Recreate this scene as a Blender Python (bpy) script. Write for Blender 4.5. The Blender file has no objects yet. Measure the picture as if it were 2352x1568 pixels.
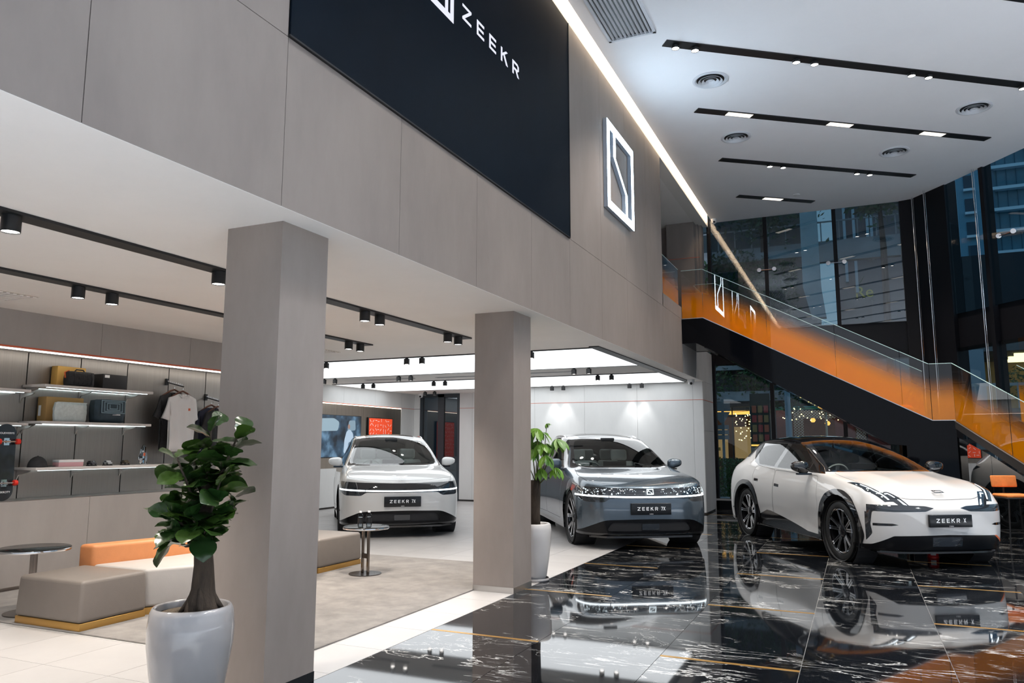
import bpy, bmesh, math, random
from mathutils import Vector, Matrix
import numpy as np
random.seed(7)
PI = math.pi
C = bpy.context.scene.collection
SC = bpy.context.scene

# ---------------------------------------------------------------- camera
yaw, pitch, roll = math.radians(24.213), math.radians(7.728), math.radians(0.063)
fw = Vector((-math.sin(yaw) * math.cos(pitch), math.cos(yaw) * math.cos(pitch), math.sin(pitch)))
rt = Vector((math.cos(yaw), math.sin(yaw), 0))
up = rt.cross(fw)
r2 = rt * math.cos(roll) + up * math.sin(roll)
u2 = up * math.cos(roll) - rt * math.sin(roll)
cam_data = bpy.data.cameras.new('camera')
cam_data.lens = 36 * 1748.2 / 2352
cam_data.sensor_width = 36
cam_data.clip_end = 400
cam = bpy.data.objects.new('camera', cam_data)
C.objects.link(cam)
cam.matrix_world = Matrix(((r2.x, u2.x, -fw.x, 0), (r2.y, u2.y, -fw.y, 0), (r2.z, u2.z, -fw.z, 1.405), (0, 0, 0, 1)))
SC.camera = cam

# ---------------------------------------------------------------- world: dusk sky
world = bpy.data.worlds.new('dusk_sky')
SC.world = world
world.use_nodes = True
wn = world.node_tree.nodes
wl = world.node_tree.links
wn.clear()
wo = wn.new('ShaderNodeOutputWorld')
wb = wn.new('ShaderNodeBackground')
wt = wn.new('ShaderNodeTexCoord')
ws = wn.new('ShaderNodeSeparateXYZ')
wr = wn.new('ShaderNodeValToRGB')
wr.color_ramp.elements[0].position = 0.0
wr.color_ramp.elements[0].color = (0.42, 0.45, 0.50, 1)
wr.color_ramp.elements[1].position = 0.6
wr.color_ramp.elements[1].color = (0.26, 0.40, 0.58, 1)
wl.new(wt.outputs['Generated'], ws.inputs[0])
wl.new(ws.outputs['Z'], wr.inputs[0])
wl.new(wr.outputs[0], wb.inputs[0])
wb.inputs[1].default_value = 1.2
wl.new(wb.outputs[0], wo.inputs[0])

vs = SC.view_settings
vs.view_transform = 'Standard'
vs.look = 'None'
vs.exposure = 0.35
vs.gamma = 1.0
vs.use_curve_mapping = False
SC.cycles.sample_clamp_indirect = 6.0
SC.cycles.max_bounces = 8
SC.cycles.adaptive_threshold = 0.04
SC.cycles.transparent_max_bounces = 16
SC.cycles.caustics_reflective = False
SC.cycles.caustics_refractive = False

# ---------------------------------------------------------------- helpers
def lin(c):
    if isinstance(c, str):
        c = [int(c[i:i + 2], 16) / 255 for i in (0, 2, 4)]
        return tuple(x / 12.92 if x < .04045 else ((x + .055) / 1.055) ** 2.4 for x in c)
    return tuple(c)

MATS = {}
def mat(name, col=(.5, .5, .5), rough=.5, metal=0., spec=.5, emit=None, es=1., coat=0., coat_rough=.03, noise=0., nscale=6., bump=0., bscale=40., sheen=0., stretch=(1, 1, 1), trans=0., ior=1.45, rvar=0.):
    if name in MATS:
        return MATS[name]
    m = bpy.data.materials.new(name)
    m.use_nodes = True
    nt = m.node_tree
    b = nt.nodes['Principled BSDF']
    c = lin(col)
    b.inputs['Base Color'].default_value = (*c, 1)
    b.inputs['Roughness'].default_value = rough
    b.inputs['Metallic'].default_value = metal
    b.inputs['Specular IOR Level'].default_value = spec
    b.inputs['IOR'].default_value = ior
    if coat:
        b.inputs['Coat Weight'].default_value = coat
        b.inputs['Coat Roughness'].default_value = coat_rough
    if trans:
        b.inputs['Transmission Weight'].default_value = trans
    if emit is not None:
        b.inputs['Emission Color'].default_value = (*lin(emit), 1)
        b.inputs['Emission Strength'].default_value = es
    if sheen:
        b.inputs['Sheen Weight'].default_value = sheen
    if noise or bump or rvar:
        tc = nt.nodes.new('ShaderNodeTexCoord')
        mp = nt.nodes.new('ShaderNodeMapping')
        mp.inputs['Scale'].default_value = stretch
        nt.links.new(tc.outputs['Object'], mp.inputs[0])
    if noise:
        n = nt.nodes.new('ShaderNodeTexNoise')
        n.inputs['Scale'].default_value = nscale
        n.inputs['Detail'].default_value = 6
        n.inputs['Roughness'].default_value = .65
        nt.links.new(mp.outputs[0], n.inputs['Vector'])
        r = nt.nodes.new('ShaderNodeValToRGB')
        r.color_ramp.elements[0].position = .3
        r.color_ramp.elements[1].position = .7
        r.color_ramp.elements[0].color = (*[x * (1 - noise) for x in c], 1)
        r.color_ramp.elements[1].color = (*[min(1, x * (1 + noise)) for x in c], 1)
        nt.links.new(n.outputs['Fac'], r.inputs[0])
        nt.links.new(r.outputs[0], b.inputs['Base Color'])
    if bump:
        n = nt.nodes.new('ShaderNodeTexNoise')
        n.inputs['Scale'].default_value = bscale
        n.inputs['Detail'].default_value = 4
        nt.links.new(mp.outputs[0], n.inputs['Vector'])
        bp = nt.nodes.new('ShaderNodeBump')
        bp.inputs['Strength'].default_value = bump
        bp.inputs['Distance'].default_value = .01
        nt.links.new(n.outputs['Fac'], bp.inputs['Height'])
        nt.links.new(bp.outputs[0], b.inputs['Normal'])
    MATS[name] = m
    return m

def glass_mat(name, tint=(1, 1, 1), refl=1.0, ior=1.5, grad=None):
    """thin architectural glass: tinted transparent with fresnel reflection; grad = (colour, z0, z1) coloured film fading upward in object space"""
    if name in MATS:
        return MATS[name]
    m = bpy.data.materials.new(name)
    m.use_nodes = True
    nt = m.node_tree
    nt.nodes.clear()
    o = nt.nodes.new('ShaderNodeOutputMaterial')
    t = nt.nodes.new('ShaderNodeBsdfTransparent')
    t.inputs[0].default_value = (*tint, 1)
    g = nt.nodes.new('ShaderNodeBsdfGlossy')
    g.inputs['Roughness'].default_value = 0.0
    g.inputs['Color'].default_value = (refl, refl, refl, 1)
    f = nt.nodes.new('ShaderNodeFresnel')
    f.inputs[0].default_value = ior
    mx = nt.nodes.new('ShaderNodeMixShader')
    nt.links.new(f.outputs[0], mx.inputs[0])
    nt.links.new(g.outputs[0], mx.inputs[2])
    base = t.outputs[0]
    if grad:
        col, z0, z1 = grad
        tl = nt.nodes.new('ShaderNodeBsdfTranslucent')
        tl.inputs[0].default_value = (*col, 1)
        df = nt.nodes.new('ShaderNodeBsdfDiffuse')
        df.inputs[0].default_value = (*col, 1)
        tc2 = nt.nodes.new('ShaderNodeBsdfTransparent')
        tc2.inputs[0].default_value = (col[0], col[1] * .8, col[2], 1)
        a1 = nt.nodes.new('ShaderNodeAddShader')
        nt.links.new(tl.outputs[0], a1.inputs[0])
        nt.links.new(df.outputs[0], a1.inputs[1])
        m1 = nt.nodes.new('ShaderNodeMixShader')
        m1.inputs[0].default_value = .52
        nt.links.new(tc2.outputs[0], m1.inputs[1])
        nt.links.new(a1.outputs[0], m1.inputs[2])
        at = nt.nodes.new('ShaderNodeAttribute')
        at.attribute_name = 'film'
        at.attribute_type = 'GEOMETRY'
        m2 = nt.nodes.new('ShaderNodeMixShader')
        nt.links.new(at.outputs['Fac'], m2.inputs[0])
        nt.links.new(t.outputs[0], m2.inputs[1])
        nt.links.new(m1.outputs[0], m2.inputs[2])
        base = m2.outputs[0]
    nt.links.new(base, mx.inputs[1])
    nt.links.new(mx.outputs[0], o.inputs[0])
    MATS[name] = m
    return m

class MB:
    def __init__(s):
        s.v = []
        s.f = []
    def add(s, vs, fs):
        k = len(s.v)
        s.v += [tuple(v) for v in vs]
        s.f += [tuple(i + k for i in f) for f in fs]
        return s
    def box(s, x0, x1, y0, y1, z0, z1):
        v = [(x, y, z) for z in (z0, z1) for y in (y0, y1) for x in (x0, x1)]
        return s.add(v, [(0, 2, 3, 1), (4, 5, 7, 6), (0, 1, 5, 4), (2, 6, 7, 3), (0, 4, 6, 2), (1, 3, 7, 5)])
    def bar(s, p, q, w, h, upv=(0, 0, 1)):
        p, q = Vector(p), Vector(q)
        d = (q - p).normalized()
        a = d.cross(Vector(upv))
        a = (a if a.length > 1e-4 else d.cross(Vector((1, 0, 0)))).normalized() * w / 2
        b = a.cross(d).normalized() * h / 2
        v = [e + i * a + j * b for e in (p, q) for j in (-1, 1) for i in (-1, 1)]
        return s.add(v, [(0, 2, 3, 1), (4, 5, 7, 6), (0, 1, 5, 4), (2, 6, 7, 3), (0, 4, 6, 2), (1, 3, 7, 5)])
    def prism(s, poly, axis, a, b):
        """extrude a 2D polygon along an axis between a and b; poly is in the other two axes (in xyz order)"""
        n = len(poly)
        def mk(p, h):
            return {'x': (h, p[0], p[1]), 'y': (p[0], h, p[1]), 'z': (p[0], p[1], h)}[axis]
        v = [mk(p, a) for p in poly] + [mk(p, b) for p in poly]
        f = [tuple(range(n - 1, -1, -1)), tuple(range(n, 2 * n))] + [(i, (i + 1) % n, n + (i + 1) % n, n + i) for i in range(n)]
        return s.add(v, f)
    def cyl(s, p, q, r0, r1=None, n=16, cap=True):
        r1 = r0 if r1 is None else r1
        p, q = Vector(p), Vector(q)
        d = (q - p).normalized()
        a = d.cross(Vector((0, 0, 1)))
        a = (a if a.length > 1e-4 else Vector((1, 0, 0))).normalized()
        b = d.cross(a)
        v = []
        for e, r in ((p, r0), (q, r1)):
            v += [e + (a * math.cos(2 * PI * i / n) + b * math.sin(2 * PI * i / n)) * r for i in range(n)]
        f = [(i, (i + 1) % n, n + (i + 1) % n, n + i) for i in range(n)]
        if cap:
            f += [tuple(range(n - 1, -1, -1)), tuple(range(n, 2 * n))]
        return s.add(v, f)
    def lathe(s, prof, n=32, o=(0, 0, 0), axis='z'):
        v = []
        for r, h in prof:
            for i in range(n):
                a = 2 * PI * i / n
                x, y = r * math.cos(a), r * math.sin(a)
                v.append({'z': (o[0] + x, o[1] + y, o[2] + h), 'y': (o[0] + x, o[1] + h, o[2] + y), 'x': (o[0] + h, o[1] + x, o[2] + y)}[axis])
        f = [(j * n + i, j * n + (i + 1) % n, (j + 1) * n + (i + 1) % n, (j + 1) * n + i) for j in range(len(prof) - 1) for i in range(n)]
        if axis == 'y':
            f = [q[::-1] for q in f]
        return s.add(v, f)
    def tube(s, pts, r, n=8, cap=True):
        pts = [Vector(p) for p in pts]
        rs = r if isinstance(r, (list, tuple)) else [r] * len(pts)
        v = []
        prev = None
        for i, p in enumerate(pts):
            d = (pts[min(i + 1, len(pts) - 1)] - pts[max(i - 1, 0)]).normalized()
            a = d.cross(Vector((0, 0, 1))) if prev is None else prev - d * prev.dot(d)
            a = (a if a.length > 1e-4 else d.cross(Vector((1, .2, 0)))).normalized()
            prev = a
            b = d.cross(a)
            v += [p + (a * math.cos(2 * PI * k / n) + b * math.sin(2 * PI * k / n)) * rs[i] for k in range(n)]
        f = [(j * n + i, j * n + (i + 1) % n, (j + 1) * n + (i + 1) % n, (j + 1) * n + i) for j in range(len(pts) - 1) for i in range(n)]
        if cap:
            f += [tuple(range(n - 1, -1, -1)), tuple(range((len(pts) - 1) * n, len(pts) * n))]
        return s.add(v, f)
    def xf(s, M):
        s.v = [tuple(M @ Vector(v)) for v in s.v]
        return s
    def mesh(s, name, m=None, smooth=False):
        me = bpy.data.meshes.new(name)
        me.from_pydata(s.v, [], s.f)
        if m is not None:
            me.materials.append(m)
        if smooth:
            me.shade_smooth()
            if smooth != 'all':
                me.set_sharp_from_angle(angle=math.radians(40))
        me.update()
        return me
    def build(s, name, m=None, parent=None, smooth=False, bevel=0, seg=2):
        me = s.mesh(name, m, False if bevel else smooth)
        if bevel:
            bm = bmesh.new()
            bm.from_mesh(me)
            bmesh.ops.recalc_face_normals(bm, faces=bm.faces)
            bmesh.ops.bevel(bm, geom=[e for e in bm.edges if len(e.link_faces) == 2 and e.calc_face_angle(0) > .5], offset=bevel, segments=seg, profile=.5, affect='EDGES', clamp_overlap=True)
            bm.to_mesh(me)
            bm.free()
            me.shade_smooth()
            me.set_sharp_from_angle(angle=math.radians(50))
        return link(name, me, parent)

def link(name, me, parent=None):
    o = bpy.data.objects.new(name, me)
    C.objects.link(o)
    if parent is not None:
        o.parent = parent
    return o

def tag(o, label=None, cat=None, group=None, kind=None):
    for k, v in (('label', label), ('category', cat), ('group', group), ('kind', kind)):
        if v:
            o[k] = v
    return o

def thing(name, label, cat, loc=(0, 0, 0), rz=0., group=None):
    o = bpy.data.objects.new(name, None)
    o.empty_display_size = .1
    C.objects.link(o)
    o.location = loc
    o.rotation_euler = (0, 0, rz)
    return tag(o, label, cat, group)

def struct(o):
    o['kind'] = 'structure'
    return o

def copy_tree(o, parent=None):
    c = o.copy()
    C.objects.link(c)
    c.parent = parent
    for ch in o.children:
        copy_tree(ch, c)
    return c

def spot(parent, loc, target, power, angle=60, blend=.6, col=(1, .95, .88), size=.04):
    d = bpy.data.lights.new('spot_beam', 'SPOT')
    d.energy = power
    d.spot_size = math.radians(angle)
    d.spot_blend = blend
    d.color = col
    d.shadow_soft_size = size
    o = bpy.data.objects.new('spot_beam', d)
    C.objects.link(o)
    o.location = loc
    v = Vector(target) - Vector(loc)
    o.rotation_euler = v.to_track_quat('-Z', 'Y').to_euler()
    if parent is not None:
        o.parent = parent
    return o

# stroke lettering: each glyph is a list of convex polygons in a unit box
def _bar(x0, y0, x1, y1, w):
    d = Vector((x1 - x0, y1 - y0)).normalized()
    n = Vector((-d.y, d.x)) * w / 2
    return [(x0 + n.x, y0 + n.y), (x0 - n.x, y0 - n.y), (x1 - n.x, y1 - n.y), (x1 + n.x, y1 + n.y)]
def glyph(ch, w):
    R = lambda a, b, c, d: [(a, b), (c, b), (c, d), (a, d)]
    if ch == 'Z':
        return .92, [R(0, 1 - w, .92, 1), R(0, 0, .92, w), [(0, w), (w * 1.5, w), (.92, 1 - w), (.92 - w * 1.5, 1 - w)]]
    if ch == 'E':
        return .8, [R(0, 0, w, 1), R(w, 0, .8, w), R(w, 1 - w, .8, 1), R(w, .5 - w / 2, .74, .5 + w / 2)]
    if ch == 'K':
        return .88, [R(0, 0, w, 1), [(w, .42), (w, .42 + w * 1.25), (.62, 1), (.85, 1)], [(.30, .58), (.44, .70), (.88, 0), (.66, 0)]]
    if ch == 'R':
        return .86, [R(0, 0, w, 1), R(w, 1 - w, .66, 1), R(w, .38, .66, .38 + w), [(.66, 1), (.66, 1 - w), (.86 - w, .88 - w), (.86, .86)], [(.86, .86), (.86 - w, .88 - w), (.86 - w, .52 + w * .4), (.86, .54)], [(.86, .54), (.86 - w, .52 + w * .4), (.66, .38 + w), (.66, .38)], [(.42, .38), (.62, .38), (.88, 0), (.68, 0)]]
    if ch == 'X':
        return .62, [_bar(.06, 0, .56, 1, w * .85), _bar(.06, 1, .56, 0, w * .85)]
    if ch == '7':
        return .52, [R(0, 1 - w, .52, 1), [(.52, 1 - w), (.52 - w, 1 - w), (.12, 0), (.12 + w, 0)]]
    return .5, []
def lettering(text, h, w=.17, gap=.32, depth=.01):
    """flat-extruded lettering in local x (reading) / z (up), thickness along y; returns MB and total width"""
    m = MB()
    x = 0
    for i, ch in enumerate(text):
        if ch == ' ':
            x += .3 * h
            continue
        a, polys = glyph(ch, w)
        for p in polys:
            q = [(x + px * h, py * h) for px, py in p]
            ar = sum(q[k][0] * q[(k + 1) % len(q)][1] - q[(k + 1) % len(q)][0] * q[k][1] for k in range(len(q)))
            m.prism(q if ar > 0 else q[::-1], 'y', 0, -depth)
        x += (a + gap) * h
    return m, x - gap * h

def emblem(m, W, H, w, depth=.02):
    """square frame with a kinked vertical stroke, local x/z centred, front towards -y"""
    R = lambda a, b, c, d: m.prism([(a, b), (c, b), (c, d), (a, d)], 'y', 0, -depth)
    x, z = W / 2, H / 2
    R(-x, -z, x, -z + w)
    R(-x, z - w, x, z)
    R(-x, -z + w, -x + w, z - w)
    R(x - w, -z + w, x, z - w)
    k = [(-.24 * W, z - w), (-.24 * W, .14 * H), (.20 * W, -.16 * H), (.20 * W, -z + w)]
    for (a, b), (c, d) in zip(k, k[1:]):
        v = w * .42
        q = [(a - v, b), (c - v, d), (c + v, d), (a + v, b)]
        m.prism(q, 'y', 0, -depth)
    return m

def text_mesh(name, txt, size, m, parent=None, depth=0.0, align='CENTER'):
    cu = bpy.data.curves.new(name, 'FONT')
    cu.body = txt
    cu.size = size
    cu.align_x = align
    cu.extrude = depth
    o = bpy.data.objects.new(name, cu)
    C.objects.link(o)
    dg = bpy.context.evaluated_depsgraph_get()
    me = bpy.data.meshes.new_from_object(o.evaluated_get(dg))
    bpy.data.objects.remove(o)
    me.materials.clear()
    me.materials.append(m)
    return link(name, me, parent)
# ================================================================ materials of the building
M_PANEL = mat('beige_cement_board', (.235, .198, .178), .62, noise=.10, nscale=2.2, bump=.05, bscale=30, stretch=(1, 1, .35))
M_PWHITE = mat('pale_cement_board', (.72, .72, .71), .55, noise=.04, nscale=2.5, stretch=(1, 1, .4))
M_JOINT = mat('dark_joint', (.06, .055, .05), .8)
M_SOFFIT = mat('white_plaster', (.90, .86, .82), .8, noise=.02, nscale=1.5)
M_CEIL = mat('ceiling_paint', (.90, .90, .92), .7, noise=.02, nscale=.8)
M_BLACK = mat('black_metal', (.012, .012, .013), .45)
M_BGLOSS = mat('black_glass_cladding', (.003, .0035, .005), .05, spec=.3, ior=1.35)
M_STEEL = mat('brushed_steel', (.56, .54, .52), .32, metal=1)
M_CHROME = mat('polished_steel', (.75, .75, .76), .08, metal=1)
M_RED = mat('orange_red_trim', (.62, .12, .05), .5)
M_GROUT = mat('grout', (.30, .27, .25), .9)
M_TILE = mat('light_stone_tile', (.47, .45, .44), .32, noise=.06, nscale=1.6, rvar=.1)
M_GOLD = mat('gold_inlay', (.80, .45, .12), .28, metal=.85)
M_WHITEPL = mat('white_plastic', (.8, .8, .8), .4)

def emit_mat(name, col, s):
    return mat(name, (.02, .02, .02), .6, emit=col, es=s)
M_LUM = emit_mat('luminous_fabric', (.93, .97, 1.0), 1.75)
M_LED = emit_mat('white_led', (1, .94, .86), 6)
M_COVE = emit_mat('warm_cove_led', (1, .80, .58), 15)
M_LENS = emit_mat('lamp_lens', (1, .95, .9), 9)
M_SIGN = emit_mat('cold_white_sign', (.66, .84, 1.0), 17.0)
M_LOGO = emit_mat('screen_logo_white', (.82, .84, 1.0), .8)

def marble():
    m = bpy.data.materials.new('black_marble')
    m.use_nodes = True
    nt = m.node_tree
    L = nt.links.new
    b = nt.nodes['Principled BSDF']
    g = nt.nodes.new('ShaderNodeNewGeometry')
    oi = nt.nodes.new('ShaderNodeObjectInfo')
    off = nt.nodes.new('ShaderNodeVectorMath')
    off.operation = 'MULTIPLY_ADD'
    cx = nt.nodes.new('ShaderNodeCombineXYZ')
    L(oi.outputs['Random'], cx.inputs[0])
    L(oi.outputs['Random'], cx.inputs[1])
    off.inputs[1].default_value = (9, 23, 0)
    L(cx.outputs[0], off.inputs[0])
    L(g.outputs['Position'], off.inputs[2])
    def veins(scale, ns, dist, w, rot, sharp):
        mp = nt.nodes.new('ShaderNodeMapping')
        mp.inputs['Rotation'].default_value = (0, 0, rot)
        mp.inputs['Scale'].default_value = scale
        L(off.outputs[0], mp.inputs[0])
        n = nt.nodes.new('ShaderNodeTexNoise')
        n.inputs['Scale'].default_value = ns
        n.inputs['Detail'].default_value = 7
        n.inputs['Roughness'].default_value = .6
        n.inputs['Distortion'].default_value = dist
        L(mp.outputs[0], n.inputs['Vector'])
        s = nt.nodes.new('ShaderNodeMath')
        s.operation = 'SUBTRACT'
        s.inputs[1].default_value = .5
        L(n.outputs['Fac'], s.inputs[0])
        a = nt.nodes.new('ShaderNodeMath')
        a.operation = 'ABSOLUTE'
        L(s.outputs[0], a.inputs[0])
        r = nt.nodes.new('ShaderNodeMapRange')
        r.inputs['From Min'].default_value = 0
        r.inputs['From Max'].default_value = w
        r.inputs['To Min'].default_value = 1
        r.inputs['To Max'].default_value = 0
        L(a.outputs[0], r.inputs['Value'])
        p = nt.nodes.new('ShaderNodeMath')
        p.operation = 'POWER'
        p.inputs[1].default_value = sharp
        L(r.outputs[0], p.inputs[0])
        return p.outputs[0]
    def mask(sc, lo, hi, scale=(1, 1, 1), rot=0):
        mp = nt.nodes.new('ShaderNodeMapping')
        mp.inputs['Scale'].default_value = scale
        mp.inputs['Rotation'].default_value = (0, 0, rot)
        L(off.outputs[0], mp.inputs[0])
        n = nt.nodes.new('ShaderNodeTexNoise')
        n.inputs['Scale'].default_value = sc
        n.inputs['Detail'].default_value = 3
        L(mp.outputs[0], n.inputs['Vector'])
        r = nt.nodes.new('ShaderNodeMapRange')
        r.inputs['From Min'].default_value = lo
        r.inputs['From Max'].default_value = hi
        L(n.outputs['Fac'], r.inputs['Value'])
        return r.outputs[0]
    def mul(a, c):
        n = nt.nodes.new('ShaderNodeMath')
        n.operation = 'MULTIPLY'
        L(a, n.inputs[0])
        if isinstance(c, float):
            n.inputs[1].default_value = c
        else:
            L(c, n.inputs[1])
        return n.outputs[0]
    def addc(a, c):
        n = nt.nodes.new('ShaderNodeMath')
        n.operation = 'ADD'
        n.use_clamp = True
        L(a, n.inputs[0])
        L(c, n.inputs[1])
        return n.outputs[0]
    v1 = mul(veins((.55, 2.3, 1), 1.6, .8, .011, .35, 1.2), mask(1.1, .50, .60))
    v2 = mul(veins((.30, 3.4, 1), 3.5, .6, .016, .30, 1.1), mask(1.5, .56, .66, (.6, 1.6, 1), .35))
    v3 = mul(mul(veins((1, 1.3, 1), 2.2, 1.5, .012, -.7, 1.5), mask(1.0, .5, .6)), .35)
    v = addc(addc(v1, v2), v3)
    mx = nt.nodes.new('ShaderNodeMix')
    mx.data_type = 'RGBA'
    mx.inputs[6].default_value = (.006, .007, .009, 1)
    mx.inputs[7].default_value = (.80, .78, .74, 1)
    L(v, mx.inputs[0])
    L(mx.outputs[2], b.inputs['Base Color'])
    b.inputs['Roughness'].default_value = .035
    b.inputs['IOR'].default_value = 1.75
    return m
M_MARBLE = marble()

# ================================================================ floors
floor = struct(MB().box(-10.9, -3.058, -3, 17.6, -.2, -.012).build('floor', M_GROUT))
tile_me = MB().box(-.2985, .2985, -.2985, .2985, -.03, 0).mesh('floor_tile', M_TILE)
for i in range(14):
    for j in range(-2, 24):
        x = -3.061 - .3 - .6 * i
        y = 4.05 - .3 + .6 * j
        if x < -7.3 and y < 9.3 or x < -10.9 or y > 17.4:
            continue
        if -7.2 < x < -3.7 and 4.4 < y < 8.1:
            continue
        o = link('floor_tile', tile_me, floor)
        o.location = (x, y, 0)

mfloor = struct(MB().box(-3.058, 9, 1.66, 18.2, -.2, -.01).build('floor_marble', mat('pale_joint', (.55, .54, .52), .5)))
CX = [-3.058 + .8845 * k for k in range(12)]
slab_me = MB().box(-.4405, .4405, -.9055, .9055, -.02, 0).mesh('marble_slab', M_MARBLE)
gold_me = MB().box(-.4405, .4405, -.019, .019, -.02, .0006).mesh('gold_inlay_strip', M_GOLD)
for k in range(11):
    cxm = (CX[k] + CX[k + 1]) / 2
    for j in range(-4, 8):
        y = 5.305 + 1.815 * j
        gold = k % 2 == 0
        yc = y + .9075 if gold else y
        if yc > 17.2 or (cxm > 3 and yc > 14) or yc < 2 or k > 6:
            continue
        o = link('marble_slab', slab_me, mfloor)
        o.location = (cxm, yc, 0)
        if gold:
            o = link('gold_inlay_strip', gold_me, mfloor)
            o.location = (cxm, y, 0)

bounce_floor = struct(MB().box(-3.058, 9, -6, 1.66, -.2, -.012).build('floor_bounce', M_GROUT))  # unseen floor, made pale to throw light up onto the hall ceiling
big_me = MB().box(-.4385, .4385, -.4385, .4385, -.03, 0).mesh('floor_tile', mat('bounce_white_tile', (.84, .85, .87), .4, noise=.03, nscale=2))
for i in range(13):
    for j in range(9):
        o = link('floor_tile', big_me, bounce_floor)
        o.location = (-2.617 + .88 * i, 1.218 - .88 * j, 0)
for i in range(7):  # more pale tiles added out of view, bouncing the downlights to the ceiling
    for j in range(13):
        if 3.57 + .885 * i < 8.9 - .70 * max(0, j * .88 - 3.2):
            o = link('floor_tile', big_me, bounce_floor)
            o.location = (3.575 + .885 * i, 2.11 + .88 * j, .002)

# rug in the lounge
M_RUG = mat('taupe_rug', (.235, .21, .19), .95, noise=.30, nscale=5, bump=.6, bscale=220, sheen=.3)
tag(MB().box(-7.50, -3.487, 4.075, 8.42, 0.0, .012).build('area_rug', M_RUG, bevel=.004), 'large taupe low-pile rug under the lounge seating', 'rug')

# ================================================================ fascia wall over the showroom opening
XF = -2.878
fas = struct(MB().box(-3.12, XF - .018, -3, 14.15, 2.735, 3.95).build('wall_fascia', M_JOINT))
FJ = [-2.85, -1.63, -.41, .80, 2.02, 3.238, 4.451, 5.66, 6.874, 8.003, 9.204, 10.404, 12.62, 14.175]
def panel(y0, y1, z0, z1, parent, g=.0022):
    MB().box(XF - .018, XF, y0 + g, y1 - g, z0 + g, z1 - g).build('wall_panel', M_PANEL, parent)
for a, b in zip(FJ, FJ[1:]):
    panel(a, b, 2.73, 3.745, fas)
fas2 = struct(MB().box(-3.12, XF - .018, -3, 12.66, 3.95, 6.38).build('wall_fascia_upper', M_JOINT))
UJ = [-2.85, -1.63, -.41, .80, 2.02, 3.236]
for a, b in zip(UJ, UJ[1:]):
    panel(a, b, 3.745, 6.39, fas2)
UJ = [7.992, 9.204, 10.404, 11.60, 12.66]
for a, b in zip(UJ, UJ[1:]):
    panel(a, b, 3.745, 6.39, fas2)
panel(12.62, 14.175, 3.745, 3.972, fas)
MB().box(-3.12, XF - .002, 12.66, 14.175, 3.955, 3.974).build('parapet_cap', M_PANEL, fas)
# cove bulkhead and warm strip above the fascia
bulk = struct(MB().box(-3.12, XF, -3, 17.42, 6.392, 6.95).build('trim_1', mat('cove_plaster', (.82, .78, .73), .7)))
struct(MB().box(-3.2, -2.70, -3, 17.42, 6.95, 7.0).build('trim_2', M_SOFFIT))
tag(MB().box(-2.800, -2.778, -3, 17.35, 6.56, 6.60).build('cove_light_strip', M_COVE), 'warm light strip hidden in the cove along the hall ceiling edge', 'light strip')

# big dark screen with logo
scr = thing('wall_screen', 'huge dark navy screen with white logo on the beige fascia', 'screen', (XF, 5.61, 3.757))
M_SCR = mat('navy_screen', (.004, .008, .014), .6, spec=.08, noise=.1, nscale=3)
MB().box(0, .012, -2.368, 2.374, 0, 2.613).build('display_panel', M_SCR, scr)
MB().box(-.015, .018, -2.378, 2.382, -.012, 0).build('lower_frame', M_BLACK, scr)
MB().box(-.015, .018, 2.374, 2.384, -.012, 2.613).build('side_frame', M_BLACK, scr)
_, wd = lettering('ZEEKR', .138, w=.16, gap=.62, depth=.003)
s_ = 1.19 / wd
xo = 0.
for ch in 'ZEEKR':
    lt, lw_ = lettering(ch, .138, w=.16, gap=.62, depth=.003)
    lt.v = [(x + xo, y, z) for x, y, z in lt.v]
    lt.xf(Matrix.Translation((.0125, 5.335 - 5.61, 4.995 - 3.757)) @ Matrix.Rotation(PI / 2, 4, 'Z'))
    lt.v = [(x, -.275 + (y + .275) * s_, z) for x, y, z in lt.v]
    lt.build('logo_letter', M_LOGO, scr)
    xo += lw_ + .62 * .138
em = emblem(MB(), .40, .52, .055, .003).xf(Matrix.Translation((.0125, 4.98 - 5.61, 5.122 - 3.757)) @ Matrix.Rotation(PI / 2, 4, 'Z'))
em.build('logo_emblem', M_LOGO, scr)
# illuminated emblem sign
sg = thing('illuminated_emblem_sign', 'glowing white square emblem sign on beige wall beside the screen', 'sign', (XF, 9.99, 5.125))
emblem(MB(), 1.30, 1.22, .108, .055).xf(Matrix.Translation((.005, 0, 0)) @ Matrix.Rotation(PI / 2, 4, 'Z')).build('sign_body', mat('sign_return', (.28, .32, .38), .4), sg)
emblem(MB(), 1.30, 1.22, .108, .004).xf(Matrix.Translation((.0605, 0, 0)) @ Matrix.Rotation(PI / 2, 4, 'Z')).build('lit_face', M_SIGN, sg)

# ================================================================ lower ceiling (soffit)
ceil_low = struct(MB().box(-11.0, XF - .001, -3, 16.2, 2.73, 2.734).box(-11, -7, 16.2, 17.5, 2.73, 2.734).build('ceiling_lower', M_SOFFIT))
struct(MB().box(-11.0, -3.12, -3, 17.5, 2.736, 3.3).build('slab', M_JOINT))
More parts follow.
